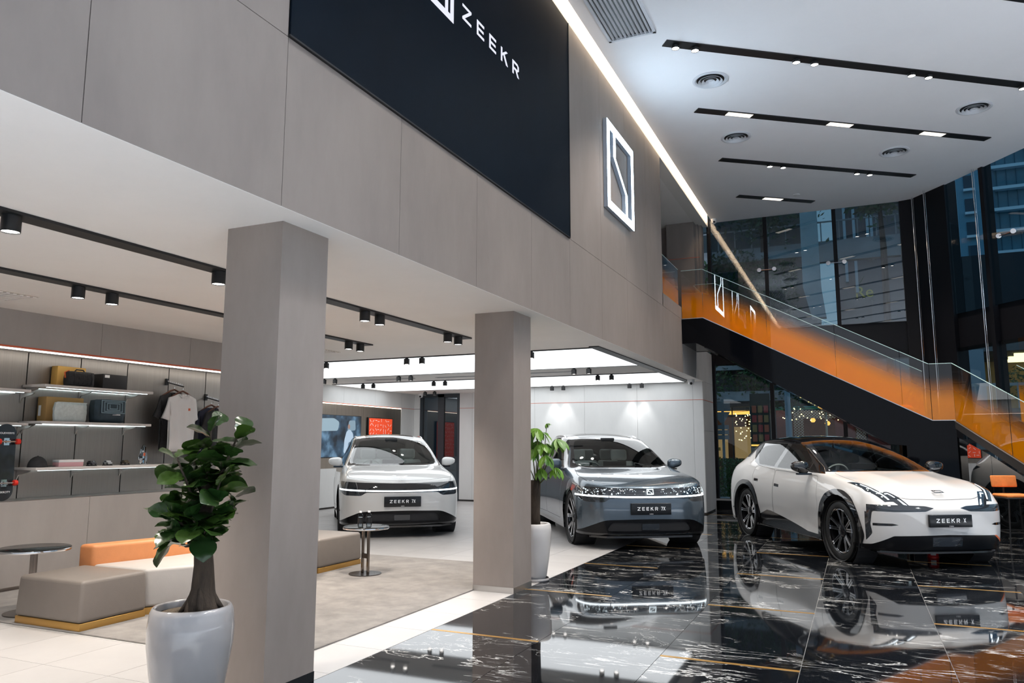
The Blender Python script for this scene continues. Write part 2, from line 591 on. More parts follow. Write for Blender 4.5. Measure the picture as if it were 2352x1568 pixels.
# luminous stretch panels with black trims
for n, (y0, y1) in enumerate(((9.93, 12.36), (13.82, 16.06))):
    t = thing('luminous_ceiling_panel', ('luminous white stretch ceiling panel nearer the lounge', 'luminous white stretch ceiling panel nearer the back wall')[n], 'ceiling light', (-6.85, (y0 + y1) / 2, 2.73), group='luminous ceiling panels over the cars')
    h = (y1 - y0) / 2
    MB().box(-3.70, 3.60, -h, h, -.008, -.001).build('diffuser', M_LUM, t)
    for s in (-1, 1):
        MB().box(-3.72, 3.62, s * (h + .03) - .03, s * (h + .03) + .03, -.012, 0).build('black_trim', M_BLACK, t)
tag(MB().box(-3.252, -3.112, 9.77, 15.95, 2.716, 2.729).build('black_light_channel', M_BLACK), 'wide black channel along the right end of luminous ceiling panels', 'ceiling track')
for x0, x1, y0, y1, lb in ((-9.2, -8.05, 13.10, 13.16, 'farther left'), (-7.55, -6.45, 13.14, 13.20, 'middle'), (-5.5, -4.6, 13.02, 13.08, 'right')):
    tag(MB().box(x0, x1, y0, y1, 2.722, 2.729).box(x0 - .02, x1 + .02, y0 - .03, y0 - .005, 2.725, 2.729).build('slot_air_vent', mat('vent_grey', (.35, .35, .36), .5)), 'thin %s air slot in white band between luminous panels' % lb, 'air vent', 'slot vents')

def track_spot(x, y, label, group, z=2.73, h=.115, r=.052, rot=0, power=0, tgt=None, ang=60, col=(1, .93, .84), lens=None):
    t = thing('track_spotlight', label, 'spotlight', (x, y, z), 0, group)
    MB().lathe([(r * .55, 0), (r * .55, -.02), (r, -.02), (r, -h), (r * .93, -h), (r * .9, -h + .012)], 20).build('housing', M_BLACK, t, smooth=True)
    MB().lathe([(r * .9, -h + .006), (.001, -h + .006)], 20).build('lens', lens or M_LENS, t)
    if power:
        spot(t, (0, 0, -h - .02), Vector(tgt or (x, y, 0)) - Vector((x, y, z)), power, ang, .7, col)
    return t

def ctrack(x0, x1, y0, y1, label):
    return tag(MB().box(x0, x1, y0, y1, 2.712, 2.729).build('ceiling_track', M_BLACK), label, 'ceiling track')
ctrack(-4.455, -4.312, -1.5, 8.37, 'black lighting track in the lounge ceiling nearer the pillars')
ctrack(-5.95, -5.81, -1.0, 8.41, 'black lighting track in the lounge ceiling nearer the shelves')
G1 = 'spotlights on the lounge ceiling tracks'
for y, lb in ((.9, 'very nearest'), (1.16, 'next nearest'), (2.43, 'first'), (2.70, 'large foremost'), (4.28, 'second'), (4.55, 'third'), (6.19, 'fourth'), (6.45, 'fifth'), (7.88, 'sixth'), (8.14, 'last')):
    track_spot(-4.383, y, 'black cylinder spotlight, %s on the track nearer the pillars' % lb, G1, power=(125 if y in (2.43, 2.70, 6.19, 6.45) else 62 if y > 2 else 25) if y < 8 else 45, tgt=(-4.5, y, 0), ang=105)
for y, lb in ((1.0, 'nearest'), (2.5, 'first'), (4.22, 'second'), (4.54, 'third'), (6.10, 'fourth'), (6.36, 'fifth'), (7.97, 'sixth'), (8.22, 'last')):
    track_spot(-5.88, y, 'black cylinder spotlight, %s on the track nearer the shelves' % lb, G1, power=58 if y > 3 else 25, tgt=(-6.3, y, 0), ang=105)
ROWS = ((9.88, 'near edge of nearer luminous panel'), (12.44, 'far edge of nearer luminous panel'), (13.78, 'near edge of farther luminous panel'), (16.0, 'ceiling by the back wall'))
for ri, (ry, rl) in enumerate(ROWS):
    for ci, cxr in enumerate((-9.62, -7.85, -6.07, -4.28)):
        for s in (0, 1):
            yy = 16.42 if ri == 3 and ci < 2 else ry
            wash = ri == 3
            track_spot(cxr - .135 + .27 * s, yy, 'small black spotlight, %s of the %s pair on %s' % (('left', 'right')[s], ('leftmost', 'second', 'third', 'rightmost')[ci], rl), 'small spotlights over the cars', z=2.722, h=.105, r=.045,
                       power=15 if wash and ci >= 2 else 0, tgt=(cxr - .135 + .27 * s, yy + .06, 1.2), ang=62, col=(1, 1, 1))
for x, y, lb in ((-6.92, 4.22, 'above the display wall'), (-6.95, 8.72, 'beside the lounge track end')):
    v = thing('ceiling_vent', 'square beige air vent in lounge ceiling %s' % lb, 'air vent', (x, y, 2.73), 0, 'square lounge vents')
    MB().box(-.22, .22, -.22, .22, -.004, 0).build('frame', mat('vent_cream', (.62, .56, .50), .6), v)
    for k in range(7):
        MB().box(-.19, .19, -.18 + .06 * k, -.15 + .06 * k, -.012, -.004).build('slat', M_SOFFIT, v)

# ================================================================ pillars
M_PILL = mat('pillar_board', (.285, .24, .215), .6, noise=.10, nscale=3, bump=.04, bscale=30, stretch=(1, 1, .35))
for y0, y1, lb, sk in ((3.462, 3.893, 1, M_BLACK), (6.838, 7.275, 2, M_STEEL)):
    p = struct(MB().box(-3.489, -3.058, y0, y1, 0, 2.73).build('pillar_%d' % lb, M_PILL))
    MB().box(-3.492, -3.055, y0 - .003, y1 + .003, 0, .055).build('skirting', sk, p)

# ================================================================ lounge display wall (left)
XL, XN = -7.555, -7.855
wl_ = struct(MB().box(-8.1, XL - .015, -3, 9.4, 0, .845).box(-8.1, XL - .015, -3, 9.4, 2.36, 2.73).box(-8.1, XN - .02, -3, 9.4, .845, 2.36).build('wall_left', M_JOINT))
WJ = [-2.84, -1.62, -.4, .82, 2.04, 3.27, 4.505, 5.742, 6.977, 8.2, 9.4]
M_LPAN = mat('lounge_wall_board', (.34, .31, .29), .6, noise=.08, nscale=2.2, bump=.04, stretch=(1, 1, .35))
for a, b in zip(WJ, WJ[1:]):
    MB().box(XL - .015, XL, a + .002, b - .002, .035, .853).build('wall_panel', M_LPAN, wl_)
    MB().box(XL - .015, XL, a + .002, b - .002, 2.372, 2.729).build('wall_panel', M_LPAN, wl_)
MB().box(XL - .01, XL - .004, -3, 9.4, 0, .035).build('skirting', M_STEEL, wl_)
MB().box(XN, XL, -3, 9.4, .850, .858).build('niche_sill', M_STEEL, wl_)
MB().box(XL - .006, XL + .002, -3, 9.4, 2.357, 2.371).build('red_line', M_RED, wl_)
MB().box(XN, XL - .006, -3, 9.4, 2.352, 2.36).build('niche_head', M_STEEL, wl_)
M_BRUSH = mat('brushed_niche_metal', (.36, .335, .31), .42, metal=1, noise=.10, nscale=9, stretch=(.2, 16, .12))
for k in range(-13, 8):
    y0 = 5.14 + .6 * k
    if y0 > 9.0:
        continue
    MB().box(XN - .02, XN, y0 + .006, min(y0 + .594, 9.4), .858, 2.352).build('metal_panel', M_BRUSH, wl_)
tag(MB().box(XL - .035, XL - .012, -3, 9.38, 2.338, 2.350).build('niche_light_strip', M_LED), 'white light strip along the top of the display niche', 'light strip')
struct(MB().box(-10.9, -8.1, 9.2, 9.4, 0, 2.73).build('wall_return', M_PWHITE))

# ================================================================ car bay walls
XT = -10.7
wt_ = struct(MB().box(-11.0, XT - .015, 9.4, 17.45, 0, 2.73).build('wall_bay_left', M_JOINT))
BJ = [9.4, 10.6, 11.85, 13.11, 14.38, 15.645, 16.83]
for a, b in zip(BJ, BJ[1:]):
    MB().box(XT - .015, XT, a + .002, b - .002, 2.345, 2.729).build('wall_panel', M_PWHITE, wt_)
    MB().box(XT - .015, XT, a + .002, b - .002, .04, .88).build('wall_panel', M_PWHITE, wt_)
MB().box(XT - .015, XT, 16.834, 17.45, .04, 2.729).build('wall_panel', M_PWHITE, wt_)
MB().box(XT - .013, XT + .003, 9.4, 17.45, 2.334, 2.344).build('red_line', M_RED, wt_)
M_NICHE = mat('bronze_niche_metal', (.46, .41, .35), .28, metal=1, noise=.12, nscale=4, stretch=(.2, 10, .2))
for a, b in ((9.5, 10.7), (10.7, 11.95), (11.95, 13.2), (13.2, 15.19), (15.19, 16.83)):
    MB().box(XT - .03, XT - .012, a + .002, b - .002, .88, 2.334).build('metal_panel', M_NICHE, wt_)
tag(MB().box(XT - .01, XT + .01, 9.5, 16.8, 2.315, 2.327).build('bay_niche_light_strip', emit_mat('niche_led', (1, .86, .7), 6)), 'warm light strip above the television and red picture', 'light strip')

wb_ = struct(MB().box(-7.05, -2.9, 16.185, 16.5, 0, 2.73).build('wall_back', M_JOINT))
for a, b in zip([-7.05, -6.70, -5.50, -4.30, -3.10], [-6.70, -5.50, -4.30, -3.10, -2.895]):
    MB().box(a + .002, b - .002, 16.17, 16.185, .03, 2.343).build('wall_panel', M_PWHITE, wb_)
    MB().box(a + .002, b - .002, 16.17, 16.185, 2.352, 2.73).build('wall_panel', M_PWHITE, wb_)
MB().box(-7.05, -2.894, 16.167, 16.185, 2.3435, 2.3515).build('red_line', M_RED, wb_)
wb2 = struct(MB().box(-9.33, -7.05, 17.465, 17.7, 0, 2.73).box(-10.7, -10.52, 17.465, 17.7, 0, 2.73).build('wall_back_left', M_JOINT))
for a, b in ((-9.33, -8.96), (-8.96, -8.90), (-8.90, -7.9), (-7.9, -7.05), (-10.7, -10.52)):
    MB().box(a + .002, b - .002, 17.45, 17.465, .03, 2.335).build('wall_panel', M_PWHITE, wb2)
    MB().box(a + .002, b - .002, 17.45, 17.465, 2.345, 2.73).build('wall_panel', M_PWHITE, wb2)
MB().box(-9.33, -7.05, 17.447, 17.465, 2.336, 2.344).build('red_line', M_RED, wb2)
struct(MB().box(-7.05, -7.0, 16.5, 17.45, 0, 2.73).build('wall_step', M_PWHITE))
# dark framed glass door in the back wall
dr = struct(MB().box(-10.52, -10.44, 17.46, 17.54, 0, 2.72).box(-9.41, -9.33, 17.46, 17.54, 0, 2.72).box(-9.98, -9.80, 17.46, 17.54, 0, 2.72).box(-10.44, -9.41, 17.46, 17.54, 2.64, 2.72).box(-10.44, -9.41, 17.46, 17.54, 0, .1).box(-9.80, -9.41, 17.46, 17.54, .94, 1.10).build('door_1', mat('anthracite_frame', (.03, .04, .05), .35)))
MB().box(-10.44, -9.98, 17.49, 17.505, .1, 2.64).build('pane', glass_mat('door_glass', (.5, .56, .6), 1, 1.7), dr)
MB().box(-9.80, -9.41, 17.49, 17.505, .1, 2.64).build('pane', MATS['door_glass'], dr)
MB().tube([(-9.5, 17.44, .98), (-9.5, 17.44, 1.06), (-9.62, 17.44, 1.06)], .012).build('door_handle', M_BLACK, dr)

# wall over the soffit end and end pier beside the stair
wp = struct(MB().box(-3.12, -2.905, 14.175, 17.42, 2.735, 3.42).box(-3.12, -2.905, 16.5, 17.42, 0, 2.735).build('wall_pier', M_JOINT))
M_PIER = mat('pier_board', (.42, .40, .39), .55, noise=.08, nscale=2.2, stretch=(1, 1, .35))
for y0, y1, z0, z1 in ((14.18, 15.55, 2.734, 3.42), (15.55, 17.36, 2.734, 3.42), (16.17, 17.36, .03, 1.70), (16.17, 17.36, 1.70, 2.338), (16.17, 17.36, 2.347, 2.734)):
    MB().box(-2.905, -2.885, y0 + .002, y1 - .002, z0 + .002, z1 - .002).build('wall_panel', M_PIER, wp)
MB().box(-2.905, -2.882, 16.17, 17.36, 2.339, 2.346).build('red_line', M_RED, wp)
MB().lathe([(.09, 0), (.09, 3.42)], 20, (-2.975, 17.36, 0)).build('rounded_corner', M_PIER, wp, smooth=True)

# ================================================================ upper level behind the opening
up_ = struct(MB().box(-7, -3.12, 12.6, 17.45, 3.42, 3.5).build('floor_upper', mat('upper_floor', (.4, .38, .36), .4)))
wu = struct(MB().box(-7, -3.05, 17.1, 17.4, 3.5, 6.39).box(-3.05, -2.99, 17.2, 17.44, 3.42, 6.39).build('wall_upper_back', M_PANEL))
MB().box(-3.72, -3.10, 16.85, 17.1, 3.5, 6.39).build('pilaster', M_PANEL, wu)
MB().box(-3.73, -2.985, 16.845, 16.852, 5.56, 5.57).build('red_line', M_RED, wu)
struct(MB().box(-7.1, -7, 12.5, 17.4, 3.5, 6.39).box(-7.1, -3.12, 12.55, 12.66, 3.5, 6.39).build('wall_upper_left', M_PANEL))
struct(MB().box(-7, -3.12, 12.66, 17.42, 6.392, 6.45).build('ceiling_upper_level', M_SOFFIT))

# ================================================================ hall ceiling
cpoly = [(-2.776, -4), (9, -4), (9, 6.0), (2.909, 15.123), (1.327, 17.497), (-2.776, 17.497)]
struct(MB().prism(cpoly, 'z', 6.5, 6.75).build('ceiling', M_CEIL))
td = Vector((.8065, .5912, 0))
tn = Vector((-td.y, td.x, 0))
def hall_pt(o, a, b, z=0):
    return (o[0] + td.x * a + tn.x * b, o[1] + td.y * a + tn.y * b, 6.5 + z)
TR = [((-1.925, 9.06), 6.2, 'first black ceiling track with three spotlight pairs nearest the camera'), ((-1.932, 11.22), 5.27, 'second black ceiling track with three lit recesses'), ((-1.925, 13.45), 4.0, 'third black ceiling track with two spotlight pairs'), ((-1.93, 15.68), 1.74, 'short fourth black ceiling track near the back glass')]
ang_t = math.atan2(td.y, td.x)
SP = [[.15, .42, 1.87, 2.14, 3.63, 3.90, 5.45, 5.72], [], [.98, 1.25, 2.78, 3.05], []]
LIT = [[], [.72, 2.48, 4.2], [], [.80]]
for k, nm in enumerate(('second', 'third', 'fourth', 'fifth', 'sixth', 'seventh')):  # rearmost pair of tracks is added to light the pale bounce floor
    TR.append(((-1.93, 6.83 - 2.23 * k), 6.2, 'black hall ceiling track out of view, %s before the first' % nm))
    SP.append([] if k % 2 == 0 else [.98, 1.25, 2.78, 3.05, 4.6, 4.87])
    LIT.append([.72, 2.48, 4.2] if k % 2 == 0 else [])
for n, (o, ln, lb) in enumerate(TR):
    t = thing('hall_ceiling_track', lb, 'ceiling track', (o[0], o[1], 6.5), ang_t, 'diagonal tracks in hall ceiling')
    MB().box(0, ln, 0, .155, -.012, 0).build('channel', M_BLACK, t)
    for a in LIT[n]:
        MB().box(a - .21, a + .21, .02, .135, -.016, -.012).build('lit_recess', emit_mat('lit_recess', (1, .93, .84), 1.3), t)
        spot(t, (a, .08, -.05), (a, .08, -5), 150 if n < 6 else 350, 110 if n < 6 else 85, .9, (1, .93, .85) if n < 6 else (.86, .93, 1), .08)
    for i, a in enumerate(SP[n]):
        p = hall_pt(o, a, .078)
        s = track_spot(p[0], p[1], 'small lit spotlight, %s from the wall on the %s diagonal track' % (('first', 'second', 'third', 'fourth', 'fifth', 'sixth', 'seventh', 'eighth')[i], ('first', '', 'third', '', '', 'unseen nearer', '', 'unseen nearest', '', 'unseen added rear')[n]), 'spotlights on the hall tracks', z=6.488, h=.055, r=.05, power=130 if n < 6 else 350, tgt=(p[0] + (1.5 if n > 5 else 0), p[1] - (1.0 if n > 5 else 0), 0), ang=100 if n < 6 else 85, col=(1, .93, .84) if n < 6 else (.86, .93, 1))
M_DIFF = mat('diffuser_grey', (.62, .64, .68), .45)
for x, y, lb in ((-1.61, 10.38, 'largest, between the first two tracks'), (1.90, 12.93, 'rightmost, by the end of the second track'), (-1.57, 12.60, 'left one between second and third tracks'), (.87, 14.39, 'right one between second and third tracks')):
    d = thing('round_air_diffuser', 'round grey ceiling air diffuser, %s' % lb, 'air vent', (x, y, 6.5), 0, 'round diffusers in hall ceiling')
    MB().lathe([(.245, 0), (.245, -.012), (.215, -.02), (.19, -.004)], 36).build('rim', M_DIFF, d, smooth=True)
    MB().lathe([(.195, -.001), (.001, -.001)], 36).build('throat', M_BLACK, d)
    for r in (.165, .115, .062):
        MB().lathe([(r - .028, -.004), (r, -.03), (r + .004, -.03), (r - .02, -.004)], 36).build('ring', M_DIFF, d, smooth=True)
    MB().lathe([(.03, -.004), (.028, -.02), (.001, -.026)], 20).build('hub', M_DIFF, d, smooth=True)
tag(MB().lathe([(.07, 0), (.07, -.012), (.055, -.022), (.001, -.024)], 24, (-.86, 16.15, 6.5)).build('smoke_detector', M_WHITEPL, None, smooth=True), 'small white disc detector by the short ceiling track', 'detector')
g = thing('ceiling_air_grille', 'long grey slatted air grille in hall ceiling above the sign', 'air vent', (-2.3, 7.0, 6.5), 0)
MB().box(-.30, -.265, -2, 1.80, -.03, 0).box(.265, .30, -2, 1.80, -.03, 0).box(-.30, .30, 1.765, 1.80, -.03, 0).build('frame', M_DIFF, g)
for k in range(10):
    x = -.235 + .052 * k
    MB().bar((x, -2, -.012), (x, 1.765, -.012), .008, .035, (.5, 0, 1)).build('slat', M_DIFF, g)
MB().box(-.265, .265, -2, 1.765, -.002, 0).build('backing', M_BLACK, g)

# unseen downlights added over the pale floor, to bounce light onto the hall ceiling
for i, (x, y) in enumerate(((4.4, 3.0), (6.4, 3.0), (4.4, 5.2), (6.4, 5.2), (4.4, 7.4), (6.2, 7.0), (4.3, 9.4), (5.3, 8.8))):
    track_spot(x, y, 'unseen downlight added over the pale bounce floor by the right facade', 'added downlights by the right facade', z=6.5, h=.06, r=.07, power=900, tgt=(x, y, 0), ang=75, col=(.92, .96, 1))

# dome cameras
def cctv(x, y, z, label, s=1.):
    t = thing('security_camera', label, 'security camera', (x, y, z))
    MB().lathe([(.001, 0), (.06 * s, 0), (.06 * s, -.03 * s), (.05 * s, -.05 * s)], 20).build('base', M_WHITEPL, t, smooth=True)
    MB().lathe([(.05 * s, -.05 * s), (.045 * s, -.085 * s), (.02 * s, -.10 * s), (.001, -.10 * s)], 20).build('ball', M_WHITEPL, t, smooth=True)
    MB().cyl((.01 * s, -.04 * s, -.07 * s), (.014 * s, -.055 * s, -.075 * s), .022 * s, n=14).build('lens', M_BLACK, t)
cctv(-2.70, 17.2, 6.5, 'white security camera at the end of the hall cove', 1.1)
cctv(-3.02, 15.6, 2.73, 'white security camera at lower ceiling corner by the stair', 1.2)
cctv(-10.35, 17.2, 2.73, 'white security camera above the dark glass door', 1.1)
# ================================================================ glass curtain walls
M_GLASS = glass_mat('curtain_glass', (.15, .28, .33), 1.0, 1.95)
M_MULL = mat('dark_mullion', (.006, .006, .008), .5, spec=.2)
wback = struct(MB().box(-2.9, 1.33, 17.55, 17.6, 3.18, 3.97).build('window_1', M_MULL))
M_GLASSL = glass_mat('street_level_glass', (.48, .62, .64), 1.0, 1.5)
M_GLASSR = glass_mat('right_facade_glass', (.26, .44, .52), 1.0, 1.32)
def pane(poly, parent, gm=None):
    me = bpy.data.meshes.new('pane')
    me.from_pydata(poly, [], [tuple(range(len(poly)))])
    me.materials.append(gm or M_GLASS)
    return link('pane', me, parent)
BX = [-2.86, -1.65, -.215, 1.08]
for a, b in zip(BX, BX[1:]):
    pane([(a, 17.52, 3.95), (b, 17.52, 3.95), (b, 17.52, 6.55), (a, 17.52, 6.55)], wback)
    pane([(a, 17.52, .22), (b, 17.52, .22), (b, 17.52, 3.2), (a, 17.52, 3.2)], wback, M_GLASSL)
for x in (-1.65, -.215):
    MB().box(x - .03, x + .05, 17.5, 17.66, 0, 6.6).build('mullion', M_MULL, wback)
MB().box(-2.92, -2.84, 17.46, 17.62, 0, 6.6).build('mullion', M_MULL, wback)
MB().box(-2.9, 1.2, 17.46, 17.6, 0, .22).build('kerb', M_MULL, wback)
MB().box(-2.9, 1.2, 17.40, 17.47, .20, .24).build('kerb_cap', M_STEEL, wback)
MB().prism([(1.07, 17.48), (1.30, 17.42), (1.83, 16.68), (2.05, 16.85), (1.5, 17.75), (1.07, 17.75)], 'z', 0, 6.6).build('corner_column', M_MULL, wback)
rd = Vector((.5547, -.8321, 0))
ro = Vector((1.327, 17.497, 0))
rn = Vector((.8321, .5547, 0))
def rp(a, z, off=0.):
    p = ro + rd * a + rn * off
    return (p.x, p.y, z)
wright = struct(MB().bar(rp(.5, 3.56, .1), rp(12, 3.56, .1), .08, .72).build('window_2', M_MULL))
RA = [.92, 1.90, 4.2, 6.5, 8.8, 11]
for a, b in zip(RA, RA[1:]):
    pane([rp(a, 3.9), rp(b, 3.9), rp(b, 6.6), rp(a, 6.6)], wright, M_GLASSR)
    pane([rp(a, .2), rp(b, .2), rp(b, 3.25), rp(a, 3.25)], wright, M_GLASSL)
for a in RA[1:]:
    MB().bar(rp(a, 0, .05), rp(a, 6.6, .05), .20, .09, tuple(rd)).build('mullion', M_MULL, wright)
MB().bar(rp(.5, .1, .05), rp(12, .1, .05), .1, .2).build('kerb', M_MULL, wright)
def clamp(p, d, label):
    t = thing('glass_clamp', label, 'glass fitting', p, 0, 'chrome glass clamps on the curtain wall')
    d = Vector(d)
    MB().cyl(-d * .16, d * .16, .012, n=10).build('rod', M_CHROME, t)
    for s in (-1, 1):
        MB().cyl(d * .16 * s + Vector((0, -.03, 0)), d * .16 * s + Vector((0, .0, 0)), .045, n=16).build('disc', M_CHROME, t)
clamp((-1.63, 17.47, 5.28), (1, 0, 0), 'chrome glass clamp on left mullion of the back window')
clamp((-.20, 17.47, 5.30), (1, 0, 0), 'chrome glass clamp on middle mullion of the back window')
clamp((2.60, 15.55, 5.12), rd, 'chrome glass clamp on the right window')
# hanging stainless rods
for (x, y), lb in (((1.30, 17.30), 'leftmost, at the ceiling corner'), ((1.49, 16.93), 'middle, before the black corner column'), ((2.22, 15.95), 'rightmost, before the right window')):
    tag(MB().cyl((x, y, .0), (x, y, 6.5), .010, n=10).cyl((x + .025, y - .025, .0), (x + .025, y - .025, 6.5), .004, n=8).build('hanging_steel_rod', M_CHROME), 'thin vertical steel rod, %s' % lb, 'rod', 'tall steel rods by the glass')

# ================================================================ staircase
YS, YB = 14.17, 15.55
st = thing('staircase', 'black glossy staircase with orange faded glass balustrades', 'staircase', (-.7, 14.8, 0))
def P(v):
    return (v[0] + .7, v[1] - 14.8, v[2])
def sb(name, m, mt, smooth=False, bevel=0):
    m.v = [P(v) for v in m.v]
    return m.build(name, mt, st, smooth, bevel)
X0, X1, X2, X3 = -2.874, -2.482, 1.14, 1.467
Z0, ZL = 3.742, 1.806
front = [(X0, 3.275), (X0, Z0), (X1, Z0), (X2, ZL), (X3, ZL), (X3, 0), (.74, 0), (.74, 1.40), (.50, 1.42), (-2.35, 3.13), (-2.62, 3.275)]
for yb, nm in ((YS, 'stringer'), (YB, 'stringer')):
    sb(nm, MB().prism(front[::-1], 'y', yb - .03, yb + .03), M_BGLOSS)
sb('soffit', MB().add([(-2.62, YS, 3.28), (-2.62, YB, 3.28), (-2.35, YB, 3.135), (-2.35, YS, 3.135), (.5, YB, 1.425), (.5, YS, 1.425), (.74, YB, 1.405), (.74, YS, 1.405), (X0, YS, 3.28), (X0, YB, 3.28)], [(8, 9, 1, 0), (0, 1, 2, 3), (3, 2, 4, 5), (5, 4, 6, 7)]), M_BGLOSS)
sb('upper_landing', MB().box(X0, X1, YS + .03, YB - .03, 3.36, 3.44), M_BLACK)
nst = 11
for k in range(nst):
    x = X1 + (X2 - X1) * k / nst
    z = 3.40 - (3.40 - 1.50) * (k + 1) / nst
    sb('tread', MB().box(x, x + .36, YS + .03, YB - .03, z - .04, z), M_BLACK)
sb('middle_landing', MB().box(X2, X3 + 1.2, YS + .03, YB, 1.44, 1.50), M_BLACK)
edge = [(X0, Z0), (X1, Z0), (X2, ZL), (X3, ZL)]
for (a, b), (c, d) in zip(edge, edge[1:]):
    sb('edge_trim', MB().bar((a, YS - .032, b), (c, YS - .032, d), .008, .012), M_STEEL)
# second flight, parallel to the right facade
d2 = Vector((.614, -.789, 0)).normalized()
n2 = Vector((-.789, -.614, 0)).normalized()
def q2(a, z, off=0.):
    p = Vector((X3, YS, 0)) + d2 * a - n2 * off
    return (p.x, p.y, z)
SL = .553
LEN = 3.0
for off in (0, 1.3):
    lo = [q2(0, ZL, off), q2(LEN, ZL - SL * LEN, off), q2(LEN, ZL - SL * LEN - .21, off), q2(-.18, ZL - .02, off)]
    m = MB().add([Vector(p) + n2 * .03 for p in lo] + [Vector(p) - n2 * .03 for p in lo], [(0, 1, 2, 3), (7, 6, 5, 4), (0, 4, 5, 1), (1, 5, 6, 2), (2, 6, 7, 3), (3, 7, 4, 0)])
    sb('stringer', m, mat('bronze_black_metal', (.03, .026, .024), .3))
    sb('edge_trim', MB().bar(Vector(q2(0, ZL, off)) + n2 * .034, Vector(q2(LEN, ZL - SL * LEN, off)) + n2 * .034, .012, .012), M_STEEL)
for k in range(9):
    a = .1 + .3 * k
    z = 1.50 - .163 * (k + 1)
    v = [q2(a, z, .03), q2(a + .31, z, .03), q2(a + .31, z, 1.27), q2(a, z, 1.27)]
    sb('tread', MB().add(v + [Vector(p) - Vector((0, 0, .04)) for p in v], [(0, 1, 2, 3), (7, 6, 5, 4), (0, 4, 5, 1), (2, 6, 7, 3), (1, 5, 6, 2), (3, 7, 4, 0)]), M_BLACK)
# dark reflecting glass under the second flight
M_DGL = mat('dark_mirror_glass', (.004, .005, .006), .01, spec=1.0, ior=2.6)
for a, b in ((-.12, .62), (.625, 1.35), (1.355, 2.2)):
    za, zb = ZL - SL * max(a, 0) - .21, ZL - SL * b - .21
    sb('under_stair_glass', MB().add([q2(a, 0), q2(b, 0), q2(b, zb), q2(a, za)], [(0, 1, 2, 3)]), M_DGL)

# orange film glass
OR = (.78, .245, .002)
M_FILM = glass_mat('orange_fade_glass', (.94, .97, .96), 1.0, 1.6, grad=(OR, 0, 1))
def film_glass(b0, b1, h0, h1, segs=4, rows=16, lo=.30, hi=.80):
    """glass quad from the bottom edge b0-b1 upward by h0/h1; attribute film: 1 low, 0 high"""
    v, f, w = [], [], []
    b0, b1 = Vector(b0), Vector(b1)
    for j in range(rows + 1):
        t = j / rows
        for i in range(segs + 1):
            s = i / segs
            p = b0.lerp(b1, s) + Vector((0, 0, (h0 + (h1 - h0) * s) * t))
            v.append(P(p))
            x = min(1, max(0, (t - lo) / (hi - lo)))
            w.append(1 - x * x * (3 - 2 * x))
    n = segs + 1
    f = [(j * n + i, j * n + i + 1, (j + 1) * n + i + 1, (j + 1) * n + i) for j in range(rows) for i in range(segs)]
    me = bpy.data.meshes.new('balustrade_glass')
    me.from_pydata(v, [], f)
    me.materials.append(M_FILM)
    at = me.attributes.new('film', 'FLOAT', 'POINT')
    at.data.foreach_set('value', w)
    o = link('balustrade_glass', me, st)
    top0, top1 = b0 + Vector((0, 0, h0)), b1 + Vector((0, 0, h1))
    sb('glass_edge', MB().bar(top0, top1, .01, .008), mat('glass_edge_green', (.55, .75, .72), .2))
    return o
GH = .945
def line_z(x):
    return Z0 if x < X1 else (Z0 + (ZL - Z0) * (x - X1) / (X2 - X1) if x < X2 else ZL)
for yb in (YS + .0, YB):
    xs = [X0, X1, -1.37, -.26, .72, X2]
    for a, b in zip(xs, xs[1:]):
        film_glass((a + .004, yb, line_z(a) - .02), (b - .004, yb, line_z(b) - .02), GH, GH)
film_glass((X2 + .004, YS, ZL - .02), (X3, YS, ZL - .02), GH, GH, 2)
for off in (0, 1.3):
    for a, b in ((.004, 1.0), (1.01, 2.0), (2.01, LEN)):
        film_glass(q2(a, ZL - SL * a - .02, off), q2(b, ZL - SL * b - .02, off), GH, GH)
# glass railing on the upper level
st0 = st
st = thing('upper_glass_railing', 'glass railing with orange fade on the upper level parapet', 'railing', (-.7, 14.8, 0))
film_glass((XF - .05, 12.7, 3.976), (XF - .05, YS - .02, 3.976), .72, .72)
film_glass((X0 - .02, YB, 3.60), (X0 - .02, 16.8, 3.60), 1.05, 1.05)
# ================================================================ cars
def paint_mat(name, col, metal=0., rough=.25, flake=0.):
    return mat(name, col, rough, metal=metal, coat=1., coat_rough=.015, spec=.5)
M_PAINTW = paint_mat('pearl_white_paint', (.68, .68, .67), 0, .35)
M_PAINTG = paint_mat('steel_grey_paint', (.085, .115, .145), .5, .25)
M_PAINTX = paint_mat('warm_white_paint', (.60, .585, .57), 0, .35)
M_GBLK = mat('gloss_black_trim', (.006, .006, .007), .06, coat=1.)
M_INTK = mat('satin_black_intake', (.004, .004, .005), .22, spec=.25)
M_SEAM = mat('panel_gap', (.05, .05, .05), .7)
M_TYRE = mat('tyre_rubber', (.014, .014, .014), .55)
M_ALLOY = mat('machined_alloy', (.78, .78, .79), .18, metal=1)
M_ALLOYD = mat('dark_alloy', (.02, .02, .022), .2, metal=.3, coat=.6)
M_CABIN = mat('cabin_dark', (.02, .02, .022), .7)
M_SEATL = mat('pale_seat_leather', (.66, .68, .66), .55)
M_CARGL = glass_mat('car_glass', (.80, .87, .85), 1.0, 1.6)
M_CARGLD = glass_mat('car_glass_dark', (.40, .43, .43), 1.0, 1.6)
M_DRL = emit_mat('daytime_light', (.85, .94, 1.0), 3.2)
M_LAMPD = mat('smoked_lamp', (.02, .024, .03), .05, coat=1.)
M_PLATE = mat('plate_black', (.008, .009, .011), .25)
M_PLTXT = mat('plate_white', (.85, .85, .86), .4, emit=(.9, .9, .92), es=.15)
M_ORNG = mat('orange_accent', (.75, .13, .02), .4, coat=.5)

